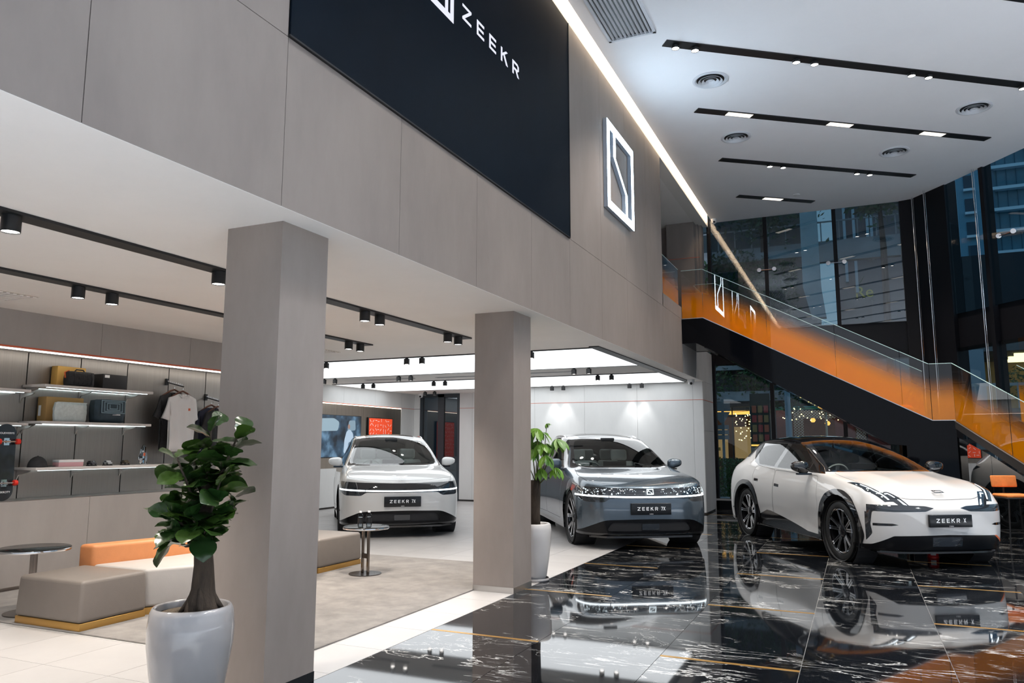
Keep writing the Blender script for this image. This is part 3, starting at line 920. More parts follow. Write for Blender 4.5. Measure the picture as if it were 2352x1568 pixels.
def rpoly(pts, r=.02, n=4):
    """round the corners of a 2D polygon"""
    out = []
    k = len(pts)
    for i in range(k):
        p = Vector(pts[i][:2])
        a, b = Vector(pts[i - 1][:2]), Vector(pts[(i + 1) % k][:2])
        rr = pts[i][2] if len(pts[i]) > 2 else r
        da, db = (a - p), (b - p)
        rr = min(rr, da.length * .45, db.length * .45)
        if rr < 1e-4:
            out.append(tuple(p))
            continue
        s, e = p + da.normalized() * rr, p + db.normalized() * rr
        for j in range(n + 1):
            t = j / n
            out.append(tuple((1 - t) ** 2 * s + 2 * t * (1 - t) * p + t * t * e))
    return out

def inset_poly(poly, d):
    n = len(poly)
    ar = sum(poly[i][0] * poly[(i + 1) % n][1] - poly[(i + 1) % n][0] * poly[i][1] for i in range(n))
    s = 1 if ar > 0 else -1
    out = []
    for i in range(n):
        p = Vector(poly[i])
        e1 = (p - Vector(poly[i - 1])).normalized()
        e2 = (Vector(poly[(i + 1) % n]) - p).normalized()
        n1, n2_ = Vector((-e1.y, e1.x)) * s, Vector((-e2.y, e2.x)) * s
        b = n1 + n2_
        b = b / max(b.length_squared / 2, .3)
        out.append(tuple(p + b * d))
    return out

def pip(x, y, poly):
    c = False
    j = len(poly) - 1
    for i in range(len(poly)):
        xi, yi = poly[i]
        xj, yj = poly[j]
        if (yi > y) != (yj > y) and x < (xj - xi) * (y - yi) / (yj - yi) + xi:
            c = not c
        j = i
    return c

class Shell:
    """smooth car body grown from a control cage, then cut into panels by outlines seen from the front, side or top"""
    def __init__(s, band, top, creases, level=3):
        # band[r][s] 19 half stations front centre -> rear centre; top[row][c] rows 1..9, cols 0..3
        verts, idx = [], {}
        def vid(key, p, side):
            k = (key, side if abs(p[1]) > 1e-6 else 1)
            if k not in idx:
                idx[k] = len(verts)
                verts.append((p[0], p[1] * side, p[2]))
            return idx[k]
        NR = len(band)
        def bv(r, st, side):
            return vid(('b', r, st), band[r][st], side)
        def tv(row, c, side):
            if row == 0:
                return bv(NR - 1, c, side)
            if row == 10:
                return bv(NR - 1, 18 - c, side)
            if c == 4:
                return bv(NR - 1, 4 + row, side)
            return vid(('t', row, c), top[row - 1][c], side)
        faces = []
        for side in (1, -1):
            for r in range(NR - 1):
                for st in range(18):
                    q = [bv(r, st, side), bv(r, st + 1, side), bv(r + 1, st + 1, side), bv(r + 1, st, side)]
                    faces.append(q if side > 0 else q[::-1])
            for row in range(10):
                for c in range(4):
                    q = [tv(row, c, side), tv(row, c + 1, side), tv(row + 1, c + 1, side), tv(row + 1, c, side)]
                    faces.append(q if side > 0 else q[::-1])
        me = bpy.data.meshes.new('cage')
        me.from_pydata(verts, [], faces)
        bm = bmesh.new()
        bm.from_mesh(me)
        bmesh.ops.recalc_face_normals(bm, faces=bm.faces)
        cl = bm.edges.layers.float.new('crease_edge')
        bm.verts.ensure_lookup_table()
        for side in (1, -1):
            for kind, path, w in creases:
                ids = [bv(a, b, side) if kind == 'b' else tv(a, b, side) for a, b in path]
                for a, b in zip(ids, ids[1:]):
                    e = bm.edges.get((bm.verts[a], bm.verts[b]))
                    if e:
                        e[cl] = w
        bm.to_mesh(me)
        bm.free()
        o = bpy.data.objects.new('cage', me)
        C.objects.link(o)
        md = o.modifiers.new('s', 'SUBSURF')
        md.levels = md.render_levels = level
        dg = bpy.context.evaluated_depsgraph_get()
        me2 = bpy.data.meshes.new_from_object(o.evaluated_get(dg))
        bpy.data.objects.remove(o)
        s.bm = bmesh.new()
        s.bm.from_mesh(me2)
        s.reg = s.bm.faces.layers.int.new('reg')
        s.bm.normal_update()
        if sum(f.normal.z for f in s.bm.faces if f.calc_center_median().z > 1.4) < 0:
            bmesh.ops.reverse_faces(s.bm, faces=s.bm.faces)
            s.bm.normal_update()
        s.names = ['']
    def cut(s, poly, ax, flt, name, only=None):
        """cut poly (in axes ax) out of the shell; flt(center, normal) picks the side; faces get region NAME; only: regions it may overwrite"""
        i, j = 'xyz'.index(ax[0]), 'xyz'.index(ax[1])
        k = 3 - i - j
        bx = (min(p[0] for p in poly) - .09, max(p[0] for p in poly) + .09, min(p[1] for p in poly) - .09, max(p[1] for p in poly) + .09)
        cand = set()
        for f in s.bm.faces:
            c = f.calc_center_median()
            if bx[0] < c[i] < bx[1] and bx[2] < c[j] < bx[3] and flt(c, f.normal):
                cand.add(f)
        n = len(poly)
        for a in range(n):
            p, q = poly[a], poly[(a + 1) % n]
            if abs(p[0] - q[0]) + abs(p[1] - q[1]) < 1e-5:
                continue
            lo = (min(p[0], q[0]) - 1e-4, min(p[1], q[1]) - 1e-4)
            hi = (max(p[0], q[0]) + 1e-4, max(p[1], q[1]) + 1e-4)
            sel = []
            for f in cand:
                us = [v.co[i] for v in f.verts]
                ws_ = [v.co[j] for v in f.verts]
                if max(us) >= lo[0] and min(us) <= hi[0] and max(ws_) >= lo[1] and min(ws_) <= hi[1]:
                    sel.append(f)
            if not sel:
                continue
            co = Vector((0, 0, 0))
            co[i], co[j] = p
            no = Vector((0, 0, 0))
            no[i], no[j] = -(q[1] - p[1]), q[0] - p[0]
            no.normalize()
            geom = set(sel)
            for f in sel:
                geom.update(f.edges)
                geom.update(f.verts)
            r = bmesh.ops.bisect_plane(s.bm, geom=list(geom), dist=1e-5, plane_co=co, plane_no=no)
            cand.difference_update(sel)
            cand.update(g for g in r['geom'] if isinstance(g, bmesh.types.BMFace))
        if name not in s.names:
            s.names.append(name)
        rid = s.names.index(name)
        ok = None if only is None else {s.names.index(x) for x in only}
        for f in cand:
            if f.is_valid:
                c = f.calc_center_median()
                if (ok is None or f[s.reg] in ok) and pip(c[i], c[j], poly):
                    f[s.reg] = rid
    def pieces(s):
        s.bm.normal_update()
        out = {}
        for f in s.bm.faces:
            out.setdefault(s.names[f[s.reg]], []).append(f)
        return out
    def build(s, faces, name, m, parent, push=0.):
        vm, v, nrm, fs = {}, [], [], []
        for f in faces:
            q = []
            for x in f.verts:
                if x.index not in vm or True:
                    k = id(x)
                if x not in vm:
                    vm[x] = len(v)
                    v.append(tuple(x.co + x.normal * push))
                    nrm.append(tuple(x.normal))
                q.append(vm[x])
            fs.append(q)
        me = bpy.data.meshes.new(name)
        me.from_pydata(v, [], fs)
        me.materials.append(m)
        me.shade_smooth()
        me.normals_split_custom_set_from_vertices(nrm)
        return link(name, me, parent)

def mirror_y(p):
    return [(-a, b) for a, b in p]

def wheel(parent, x, y, r, w, style, steer=0.):
    """tyre part with rim, spokes, hub and disc as sub-parts; wheel plane faces +-y"""
    sgn = 1 if y > 0 else -1
    rr = r * .745
    h = w / 2
    prof = [(rr, -h * .8), (rr + .012, -h * .95), (r * .90, -h * 1.02), (r * .965, -h * .94), (r * .99, -h * .78)]
    for g in (-.45, -.15, .15, .45):
        prof += [(r, g * w - .034 * w - .02), (r, g * w - .018), (r - .009, g * w - .012), (r - .009, g * w + .012), (r, g * w + .018)]
    prof += [(r * .99, h * .78), (r * .965, h * .94), (r * .90, h * 1.02), (rr + .012, h * .95), (rr, h * .8)]
    prof = sorted(prof[:5], key=lambda p: p[1]) and prof
    t = MB().lathe(prof, 56, axis='y').build('tyre', M_TYRE, parent, smooth=True)
    t.location = (x, y, r)
    t.rotation_euler = (0, 0, steer)
    o = h * .72 * sgn
    b = MB().lathe([(rr, -h * .8), (rr * .96, -h * .6), (rr * .96, o - .05 * sgn), (rr, h * .8)] if sgn > 0 else [(rr, -h * .8), (rr * .96, o + .05), (rr * .96, h * .6), (rr, h * .8)], 48, axis='y')
    b.build('rim_barrel', M_ALLOYD, t, smooth=True)
    yo = h * .84 * sgn
    MB().lathe([(rr + .004, yo - .012), (rr + .004, yo + .008), (rr - .014, yo + .008), (rr - .018, yo - .012)], 56, axis='y').build('rim_lip', M_ALLOY, t, smooth=True)
    MB().lathe([(rr * .62, o * .5), (.001, o * .5)], 40, axis='y').build('brake_disc', mat('disc_steel', (.25, .25, .26), .35, metal=1), t)
    back, face = MB(), MB()
    def spoke(a0, r0, a1, r1, w0, w1, dy, depth, mb):
        p = Vector((math.cos(a0) * r0, math.sin(a0) * r0))
        q = Vector((math.cos(a1) * r1, math.sin(a1) * r1))
        d = (q - p).normalized()
        n_ = Vector((-d.y, d.x))
        y0, y1 = yo + dy * sgn - .022 * sgn, yo + dy * sgn
        pts = [p - n_ * w0, p + n_ * w0, q + n_ * w1, q - n_ * w1]
        v = [(a.x, yy, a.y) for yy in (y0 - depth * sgn, ) for a in pts] + [(pts[0].x, y0, pts[0].y), (pts[1].x, y0, pts[1].y), (pts[2].x, y1, pts[2].y), (pts[3].x, y1, pts[3].y)]
        fs = [(0, 1, 2, 3), (7, 6, 5, 4), (0, 4, 5, 1), (1, 5, 6, 2), (2, 6, 7, 3), (3, 7, 4, 0)]
        mb.add(v, fs if sgn > 0 else [q_[::-1] for q_ in fs])
    if style == 'X':
        for k in range(5):
            a = 2 * PI * k / 5 + PI / 2
            for s in (-1, 1):
                spoke(a + s * .16, .07, a + s * .235, rr - .008, .020, .017, .0, .02, back)
                for e in (-1, 1):
                    spoke(a + s * .16 + e * .16, .085, a + s * .235 + e * .055, rr - .010, .006, .0075, .004, .004, face)
    else:
        for k in range(5):
            a = 2 * PI * k / 5 + PI / 2
            for s in (-1, 1):
                spoke(a + s * .12, .06, a + s * .26, rr - .008, .026, .020, .0, .02, back)
                spoke(a + s * .02, .09, a + s * .24, rr - .012, .010, .010, .004, .004, face)
                spoke(a + s * .30, .10, a + s * .34, rr - .012, .009, .014, .004, .004, face)
    back.build('spokes', M_ALLOYD, t)
    face.build('machined_spoke_faces', M_ALLOY, t)
    MB().lathe([(.075, yo - .03 * sgn), (.07, yo - .012 * sgn), (.03, yo - .004 * sgn), (.001, yo - .004 * sgn)], 24, axis='y').build('hub_cap', M_ALLOYD, t, smooth=True)
    return t

def seat(parent, x, y, m, name='seat', w=.50):
    MB().box(x - .26, x + .26, y - w / 2, y + w / 2, .42, .60).build(name, m, parent, bevel=.05, seg=3)
    b = MB().box(-.06, .07, -w / 2, w / 2, 0, .62).xf(Matrix.Translation((x - .25, y, .52)) @ Matrix.Rotation(-.22, 4, 'Y'))
    b.build('seat_back', m, parent, bevel=.05, seg=3)
    h = MB().box(-.045, .05, -.14, .14, 0, .19).xf(Matrix.Translation((x - .41, y, 1.14)) @ Matrix.Rotation(-.15, 4, 'Y'))
    h.build('headrest', m, parent, bevel=.04, seg=3)

def cabin(root, xd, zd, wy, drv, seatm, xs_front, xs_rear):
    MB().box(xs_rear - .35, xd + .25, -wy, wy, .30, .36).build('cabin_floor', M_CABIN, root)
    MB().prism([(xd - .05, .55), (xd - .08, zd - .10), (xd + .10, zd), (xd + .42, zd - .01), (xd + .42, .55)], 'y', -wy, wy).build('dashboard', M_CABIN, root, bevel=.02)
    st_ = MB().lathe([(.175, -.012), (.187, 0), (.175, .012), (.163, 0), (.175, -.012)], 32).box(-.16, .16, -.02, .02, -.008, .008).lathe([(.06, -.02), (.06, .02), (.001, .02)], 16)
    st_.xf(Matrix.Translation((xd - .22, drv, zd - .045)) @ Matrix.Rotation(-1.15, 4, 'Y'))
    st_.build('steering_wheel', mat('wheel_grey', (.30, .31, .31), .5), root, smooth=True)
    MB().box(xd - .12, xd - .10, -.18, .2, zd - .02, zd + .13).build('centre_screen', M_GBLK, root, bevel=.006)
    for y in (-.37, .37):
        seat(root, xs_front, y, seatm)
    for y in (-.40, 0, .40):
        seat(root, xs_rear, y, seatm, w=.39)

def door_mirror(root, x, y, z, m, s, low=M_GBLK, k=1.):
    """s = +-1 side; teardrop shell on a blade foot"""
    bm = bmesh.new()
    bmesh.ops.create_icosphere(bm, subdivisions=3, radius=1)
    for v in bm.verts:
        px, py, pz = [math.copysign(abs(q_) ** .72, q_) for q_ in v.co]
        v.co = Vector((x + px * .075 * k * (1.0 if px > 0 else .55), y + s * (.12 + py * s * .125 * k), z + pz * .078 * k * (1 - .25 * py * s) + .01 * py * s))
    me = bpy.data.meshes.new('door_mirror')
    bm.to_mesh(me)
    bm.free()
    me.materials.append(m)
    me.shade_smooth()
    o = link('door_mirror', me, root)
    MB().prism([(x - .07, y - s * .02), (x + .06, y - s * .02), (x + .03, y + s * .15), (x - .05, y + s * .15)], 'z', z - .105 * k, z - .078 * k).build('mirror_foot', low, o)
    MB().prism([(x - .045, y + s * .06), (x + .03, y + s * .06), (x + .03, y + s * .11), (x - .045, y + s * .11)], 'z', z - .09 * k, z - .05 * k).build('mirror_stem', low, o)
    return o

def plate(root, x, z, txt, tilt=.0, w=.56, h=.155):
    p = MB().box(0, .035, -w / 2, w / 2, -h / 2, h / 2).build('number_plate', M_PLATE, root, bevel=.006)
    p.location = (x, 0, z)
    p.rotation_euler = (0, tilt, 0)
    first, rest = txt.split(' ')
    m, wd = lettering(first, .045, w=.165, gap=.52, depth=.002)
    m2, w2 = lettering(rest, .048, w=.15, gap=.10, depth=.002)
    tot = wd + .045 + w2
    for mm, off in ((m, 0), (m2, wd + .045)):
        mm.xf(Matrix.Translation((.0358, -tot / 2 + off, -.018)) @ Matrix.Rotation(PI / 2, 4, 'Z'))
        mm.build('plate_lettering', M_PLTXT, p)
    t = text_mesh('plate_footer', 'Z ZEEKR', .014, M_PLTXT, p)
    t.matrix_local = Matrix.Translation((.0362, 0, -h / 2 + .008)) @ Matrix.Rotation(PI / 2, 4, 'Z') @ Matrix.Rotation(PI / 2, 4, 'X')
    return p

FRONT = lambda c, n: c.x > 1.2 and n.x > .12
def SIDE(s):
    return lambda c, n: c.y * s > .3 and n.y * s > .12
TOPF = lambda c, n: n.z > .12 and c.x > -.6
ANY = ['']

def star_band(root):
    rnd = random.Random(3)
    e = emblem(MB(), .095, .075, .010, .004).xf(Matrix.Translation((2.312, 0, .772)) @ Matrix.Rotation(PI / 2, 4, 'Z') @ Matrix.Rotation(-.22, 4, 'X'))
    e.build('lit_emblem', emit_mat('lamp_emblem', (.8, .93, 1), 2.0), root)
    mb = MB()
    from mathutils.bvhtree import BVHTree
    lamp = [c for c in root.children if c.name.startswith('front_lamp_band')][0]
    bv = BVHTree.FromPolygons([v.co for v in lamp.data.vertices], [tuple(p.vertices) for p in lamp.data.polygons])
    for k in range(150):
        y = rnd.choice((-1, 1)) * (.10 + .80 * rnd.random() ** .55)
        z = .730 + .09 * rnd.random()
        hit, nr, _, _ = bv.ray_cast(Vector((3, y, z)), Vector((-1, 0, 0)))
        if hit is None:
            continue
        if nr.x < 0:
            nr = -nr
        r = .0022 + .0028 * rnd.random() ** 2
        mb.cyl(hit - nr * .001, hit + nr * .002, r, n=6)
        if rnd.random() < .14 and abs(y) > .4:
            for q in range(4):
                d = nr.cross(Vector((math.cos(q * PI / 4), 0, 0) if False else (0, math.cos(q * PI / 4), math.sin(q * PI / 4)))).normalized()
                mb.bar(hit + nr * .0015 - d * .012, hit + nr * .0015 + d * .012, .0018, .0015, tuple(nr))
    tag(mb.build('star_lights', emit_mat('star_point', (.8, .93, 1), 2.5), root), 'scattered white points of light in the lamp band', kind='stuff')

def car_7x(label, paint, loc, rz):
    root = thing('electric_suv', label, 'car', loc, rz, 'mid-size electric cars in the white bay')
    S = [(2.335, 0), (2.325, .30), (2.285, .58), (2.18, .80), (1.99, .915), (1.76, .950), (1.45, .968), (.95, .965), (.50, .958), (.12, .956), (-.40, .957), (-.90, .962), (-1.45, .972), (-1.95, .955), (-2.25, .87), (-2.38, .74), (-2.43, .52), (-2.45, .28), (-2.457, 0)]
    wf = [1, 1, 1, .9, .6, .25, 0, 0, 0, 0, 0, 0, 0, 0, 0, 0, 0, 0, 0]
    wr = [0] * 12 + [0, .3, .7, .9, 1, 1, 1]
    def ring(z, rec, ins, rrec):
        out = []
        for i, (x, y) in enumerate(S):
            zz = z[i] if isinstance(z, list) else z
            ii = ins[i] if isinstance(ins, list) else ins
            out.append((x - rec * wf[i] + rrec * wr[i], max(0, y - ii) if y else 0, zz))
        return out
    sill = [.03] * 5 + [.03] * 9 + [.03] * 5
    zt = [.835, .84, .855, .88, .91, .935, .955, .985, 1.0, 1.005, 1.015, 1.03, 1.05, 1.07, 1.08, 1.08, 1.08, 1.08, 1.08]
    it = [0, 0, .01, .02, .055, .075, .085, .085, .085, .085, .085, .085, .09, .10, .10, .06, .03, 0, 0]
    i4 = [0, 0, 0, 0, .005, .012, .010, .018, .02, .02, .02, .016, .006, .01, .0, 0, 0, 0, 0]
    i2 = [0, 0, 0, .01, .01, .01, .0, .03, .04, .04, .04, .03, .0, .01, .01, 0, 0, 0, 0]
    band = [ring(.215, .16, .14, .12), ring(.18, .035, .02, .05), ring([.30] * 19, .015, i2, .0), ring([.50] * 19, .005, 0, -.005),
            ring([.70, .70, .71, .73, .76, .78, .80, .82, .83, .83, .84, .85, .86, .87, .87, .87, .87, .87, .87], .015, i4, .01), ring(zt, .09, it, .06)]
    top = [
        [(2.0, 0, .945), (1.99, .30, .948), (1.95, .58, .948), (1.87, .80, .950)],
        [(1.55, 0, 1.005), (1.55, .31, 1.01), (1.53, .60, 1.012), (1.48, .80, 1.005)],
        [(1.10, 0, 1.06), (1.08, .36, 1.057), (.96, .74, 1.05), (.93, .85, 1.035)],
        [(.56, 0, 1.34), (.545, .34, 1.333), (.46, .72, 1.285), (.50, .855, 1.05)],
        [(-.02, 0, 1.565), (-.035, .33, 1.558), (-.12, .655, 1.515), (.10, .86, 1.06)],
        [(-.60, 0, 1.615), (-.60, .33, 1.608), (-.60, .655, 1.56), (-.42, .86, 1.075)],
        [(-1.20, 0, 1.620), (-1.20, .31, 1.612), (-1.20, .645, 1.55), (-.95, .86, 1.09)],
        [(-1.78, 0, 1.57), (-1.77, .30, 1.56), (-1.70, .56, 1.51), (-1.50, .83, 1.13)],
        [(-2.20, 0, 1.32), (-2.19, .30, 1.31), (-2.10, .56, 1.28), (-2.02, .77, 1.15)]]
    cr = [('t', [(3, 0), (3, 1), (3, 2)], .75), ('t', [(3, 2), (4, 2), (5, 2), (6, 2), (7, 2), (8, 2)], .45), ('b', [(1, i) for i in range(19)], .5), ('b', [(5, i) for i in range(0, 5)], .35), ('t', [(3, 3), (4, 3), (5, 3), (6, 3), (7, 3), (8, 3)], .25), ('t', [(5, 0), (5, 1), (5, 2)], .2)]
    sh = Shell(band, top, cr)
    R = .368
    xf_, xr_ = 1.45, -1.45
    def arch(x, rad, n=30):
        return [(x + rad * math.cos(2 * PI * i / n), R + .0 + rad * math.sin(2 * PI * i / n)) for i in range(n)]
    for s in (1, -1):
        for x in (xf_, xr_):
            sh.cut(arch(x, .440), 'xz', lambda c, n, s=s: c.y * s > .3, 'cladding#%d%d' % (s, x > 0))
            sh.cut(arch(x, .408), 'xz', lambda c, n, s=s: c.y * s > .3, 'hole')
        sh.cut([(-1.2, .05), (1.2, .05), (1.2, .245), (-1.2, .245)], 'xz', lambda c, n, s=s: c.y * s > .3, 'sill#%d' % s, ANY)
        # side glass
        gl = rpoly([(.80, 1.055, .01), (.02, 1.50, .12), (-.50, 1.545, .1), (-1.35, 1.505, .15), (-1.78, 1.32, .08), (-1.66, 1.16, .06), (-1.30, 1.11, .1)], .03, 5)
        sh.cut(gl, 'xz', SIDE(s), 'trim_black#%d' % s)
        sh.cut(inset_poly(rpoly([(.66, 1.06, .01), (.03, 1.50, .1), (-.33, 1.54, .01), (-.37, 1.078, .01)], .02, 3), .018), 'xz', SIDE(s), 'front_side_window#%d' % s, ['trim_black#%d' % s])
        sh.cut(inset_poly(rpoly([(-.45, 1.545, .01), (-1.27, 1.51, .1), (-1.30, 1.115, .03), (-.48, 1.085, .01)], .02, 3), .018), 'xz', SIDE(s), 'rear_side_window#%d' % s, ['trim_black#%d' % s])
        # doors
        for nm, dp in (('front_door', [(.80, .30), (.84, .70), (.80, 1.00), (-.38, 1.045), (-.36, .30)]), ('rear_door', [(-.375, .30), (-.395, 1.045), (-1.25, 1.085), (-1.18, .82), (-1.02, .62), (-.98, .30)])):
            p = rpoly(dp, .05, 4)
            sh.cut(p, 'xz', SIDE(s), 'panel_gap', ANY)
            sh.cut(inset_poly(p, .0045), 'xz', SIDE(s), nm + '#%d' % s, ['panel_gap'])
        sh.cut(rpoly([(-.18, .84), (-.34, .845), (-.34, .865), (-.18, .86)], .008, 2), 'xz', SIDE(s), 'door_handle#f%d' % s, ['front_door#%d' % s])
        sh.cut(rpoly([(-1.02, .865), (-1.18, .87), (-1.18, .89), (-1.02, .885)], .008, 2), 'xz', SIDE(s), 'door_handle#r%d' % s, ['rear_door#%d' % s])
    # windscreen: black surround then clear glass, seen from the front
    WS = [(-.80, 1.055, .02), (-.675, 1.32, .05), (-.605, 1.52, .05), (0, 1.558, .3), (.605, 1.52, .05), (.675, 1.32, .05), (.80, 1.055, .02), (0, 1.066, .3)]
    wfil = lambda c, n: c.x > -.25 and c.x < 1.1 and n.x > .12 and c.z > 1.04
    sh.cut(rpoly(WS, .05, 5), 'yz', wfil, 'screen_band')
    sh.cut(rpoly([(-.72, 1.085, .08), (-.625, 1.34, .05), (-.55, 1.475, .07), (0, 1.50, .3), (.55, 1.475, .07), (.625, 1.34, .05), (.72, 1.085, .08)], .06, 5), 'yz', wfil, 'windscreen', ['screen_band'])
    # roof glass
    sh.cut(rpoly([(-.02, -.44), (-.02, .44), (-1.55, .46), (-1.55, -.46)], .08, 5), 'xy', lambda c, n: n.z > .5 and c.z > 1.45, 'roof_glass')
    # rear glass
    sh.cut(rpoly([(-.52, 1.20), (.52, 1.20), (.46, 1.50), (-.46, 1.50)], .06, 4), 'yz', lambda c, n: c.x < -1.6 and n.x < -.1 and c.z > 1.15, 'rear_window')
    # hood
    hd = rpoly([(2.215, 0, .3), (2.165, .50, .15), (2.02, .80, .08), (1.6, .845, .2), (1.02, .76, .04), (1.06, .5, .1), (1.115, 0, .2), (1.06, -.5, .1), (1.02, -.76, .04), (1.6, -.845, .2), (2.02, -.80, .08), (2.165, -.50, .15)], .05, 5)
    tf = lambda c, n: n.z > .25 and c.x > .9
    sh.cut(hd, 'xy', tf, 'panel_gap', ANY)
    sh.cut(inset_poly(hd, .005), 'xy', tf, 'hood', ['panel_gap'])
    # front light band
    ft = lambda c, n: c.x > 1.55 and (n.x > .10)
    lb = rpoly([(-.955, .845, .02), (-.60, .828, .1), (0, .812, .5), (.60, .828, .1), (.955, .845, .02), (.94, .70, .03), (.86, .635, .03), (.62, .632, .03), (.55, .680, .03), (0, .676, .4), (-.55, .680, .03), (-.62, .632, .03), (-.86, .635, .03), (-.94, .70, .03)], .02, 4)
    sh.cut(lb, 'yz', ft, 'front_lamp_band')
    for a, b in ((-.935, -.565), (-.555, .555), (.565, .935)):
        def zc(y):
            return .700 + .022 * (abs(y) / .93) ** 2
        n = 8
        ys = [a + (b - a) * i / n for i in range(n + 1)]
        sh.cut([(y, zc(y) + .011) for y in ys] + [(y, zc(y) - .011) for y in ys[::-1]], 'yz', ft, 'light_strip#%.2f' % a, ['front_lamp_band'])
    lw = rpoly([(-.93, .235, .02), (-.80, .315, .15), (-.62, .395, .08), (0, .412, .5), (.62, .395, .08), (.80, .315, .15), (.93, .235, .02), (.93, .14), (-.93, .14)], .02, 6)
    sh.cut(lw, 'yz', ft, 'lower_intake')
    fb = [(-.98, .195), (.98, .195), (.98, .225), (.55, .216), (0, .214), (-.55, .216), (-.98, .225)]
    sh.cut(fb, 'yz', ft, 'lip_trim', ['lower_intake', ''])
    # intake inner grille and side duct lights
    sh.cut(rpoly([(-.60, .245), (.60, .245), (.53, .365), (-.53, .365)], .05, 4), 'yz', ft, 'grille', ['lower_intake'])
    sh.cut(rpoly([(-.12, .265), (.12, .265), (.12, .345), (-.12, .345)], .01, 2), 'yz', ft, 'radar_cover', ['grille'])
    P_ = sh.pieces()
    body = None
    mats = {'': paint, 'cladding': M_GBLK, 'sill': M_GBLK, 'trim_black': M_GBLK, 'panel_gap': M_SEAM, 'screen_band': M_GBLK, 'windscreen': M_CARGL, 'roof_glass': M_CARGLD, 'rear_window': M_CARGL, 'hood': paint, 'front_lamp_band': M_LAMPD, 'light_strip': M_DRL, 'lower_intake': M_INTK, 'lip_trim': M_GBLK, 'grille': M_CABIN, 'radar_cover': M_LAMPD, 'door_handle': M_GBLK}
    nm2 = {'': 'body_shell', 'cladding': 'wheel_arch_trim', 'sill': 'sill_trim', 'trim_black': 'window_trim', 'screen_band': 'windscreen_surround'}
    made = {}
    for nm, fs in P_.items():
        if nm == 'hole':
            continue
        key = nm.split('#')[0]
        m = mats.get(key) or (M_CARGL if 'window' in key else paint)
        made[nm] = sh.build(fs, nm2.get(key, key), m, None if nm in () else root, push=-.003 if nm == 'panel_gap' else (-.012 if key in ('grille',) else 0))
    sh.bm.free()
    for x in (xf_, xr_):
        for s in (1, -1):
            MB().cyl((x, s * .62, R), (x, s * .92, R), .40, n=28, cap=False).cyl((x, s * .62, R), (x, s * .615, R), .40, n=28).build('wheel_well', M_CABIN, root)
            wheel(root, x, s * .800, R, .235, '7', steer=0)
    MB().box(-2.2, 2.1, -.80, .80, .17, .28).build('underbody', M_CABIN, root)
    MB().prism([(2.30, .30), (2.27, .60), (2.08, .80), (1.95, .80), (1.95, -.80), (2.08, -.80), (2.27, -.60), (2.30, -.30)][::-1], 'z', .158, .185).build('front_splitter', M_GBLK, root)
    cabin(root, .62, 1.02, .70, -.37 if True else .37, M_SEATL, -.10, -1.0)
    for s in (1, -1):
        door_mirror(root, .56, s * .865, 1.115, paint, s, k=.95)
        pts = [(-.15, s * .60, 1.475), (-.27, s * .605, 1.528), (-.45, s * .607, 1.552), (-.75, s * .607, 1.562), (-1.1, s * .60, 1.555), (-1.45, s * .58, 1.515), (-1.6, s * .57, 1.46)]
        MB().tube(pts, .013, 8).build('roof_rail', M_ALLOY if paint is M_PAINTW else M_STEEL, root, smooth=True)
    MB().box(.05, .16, -.11, .11, 1.45, 1.52).build('rear_view_camera_pod', M_CABIN, root, bevel=.015)
    MB().bar((.93, -.05, 1.075), (.90, .60, 1.10), .02, .012).build('wiper', M_BLACK, root)
    plate(root, 2.322, .545, 'ZEEKR 7X')
    emblem(MB(), .10, .075, .010, .003).xf(Matrix.Translation((2.20, 0, .905)) @ Matrix.Rotation(PI / 2, 4, 'Z') @ Matrix.Rotation(-1.25, 4, 'X')).build('hood_emblem', M_CHROME, root)
    return root

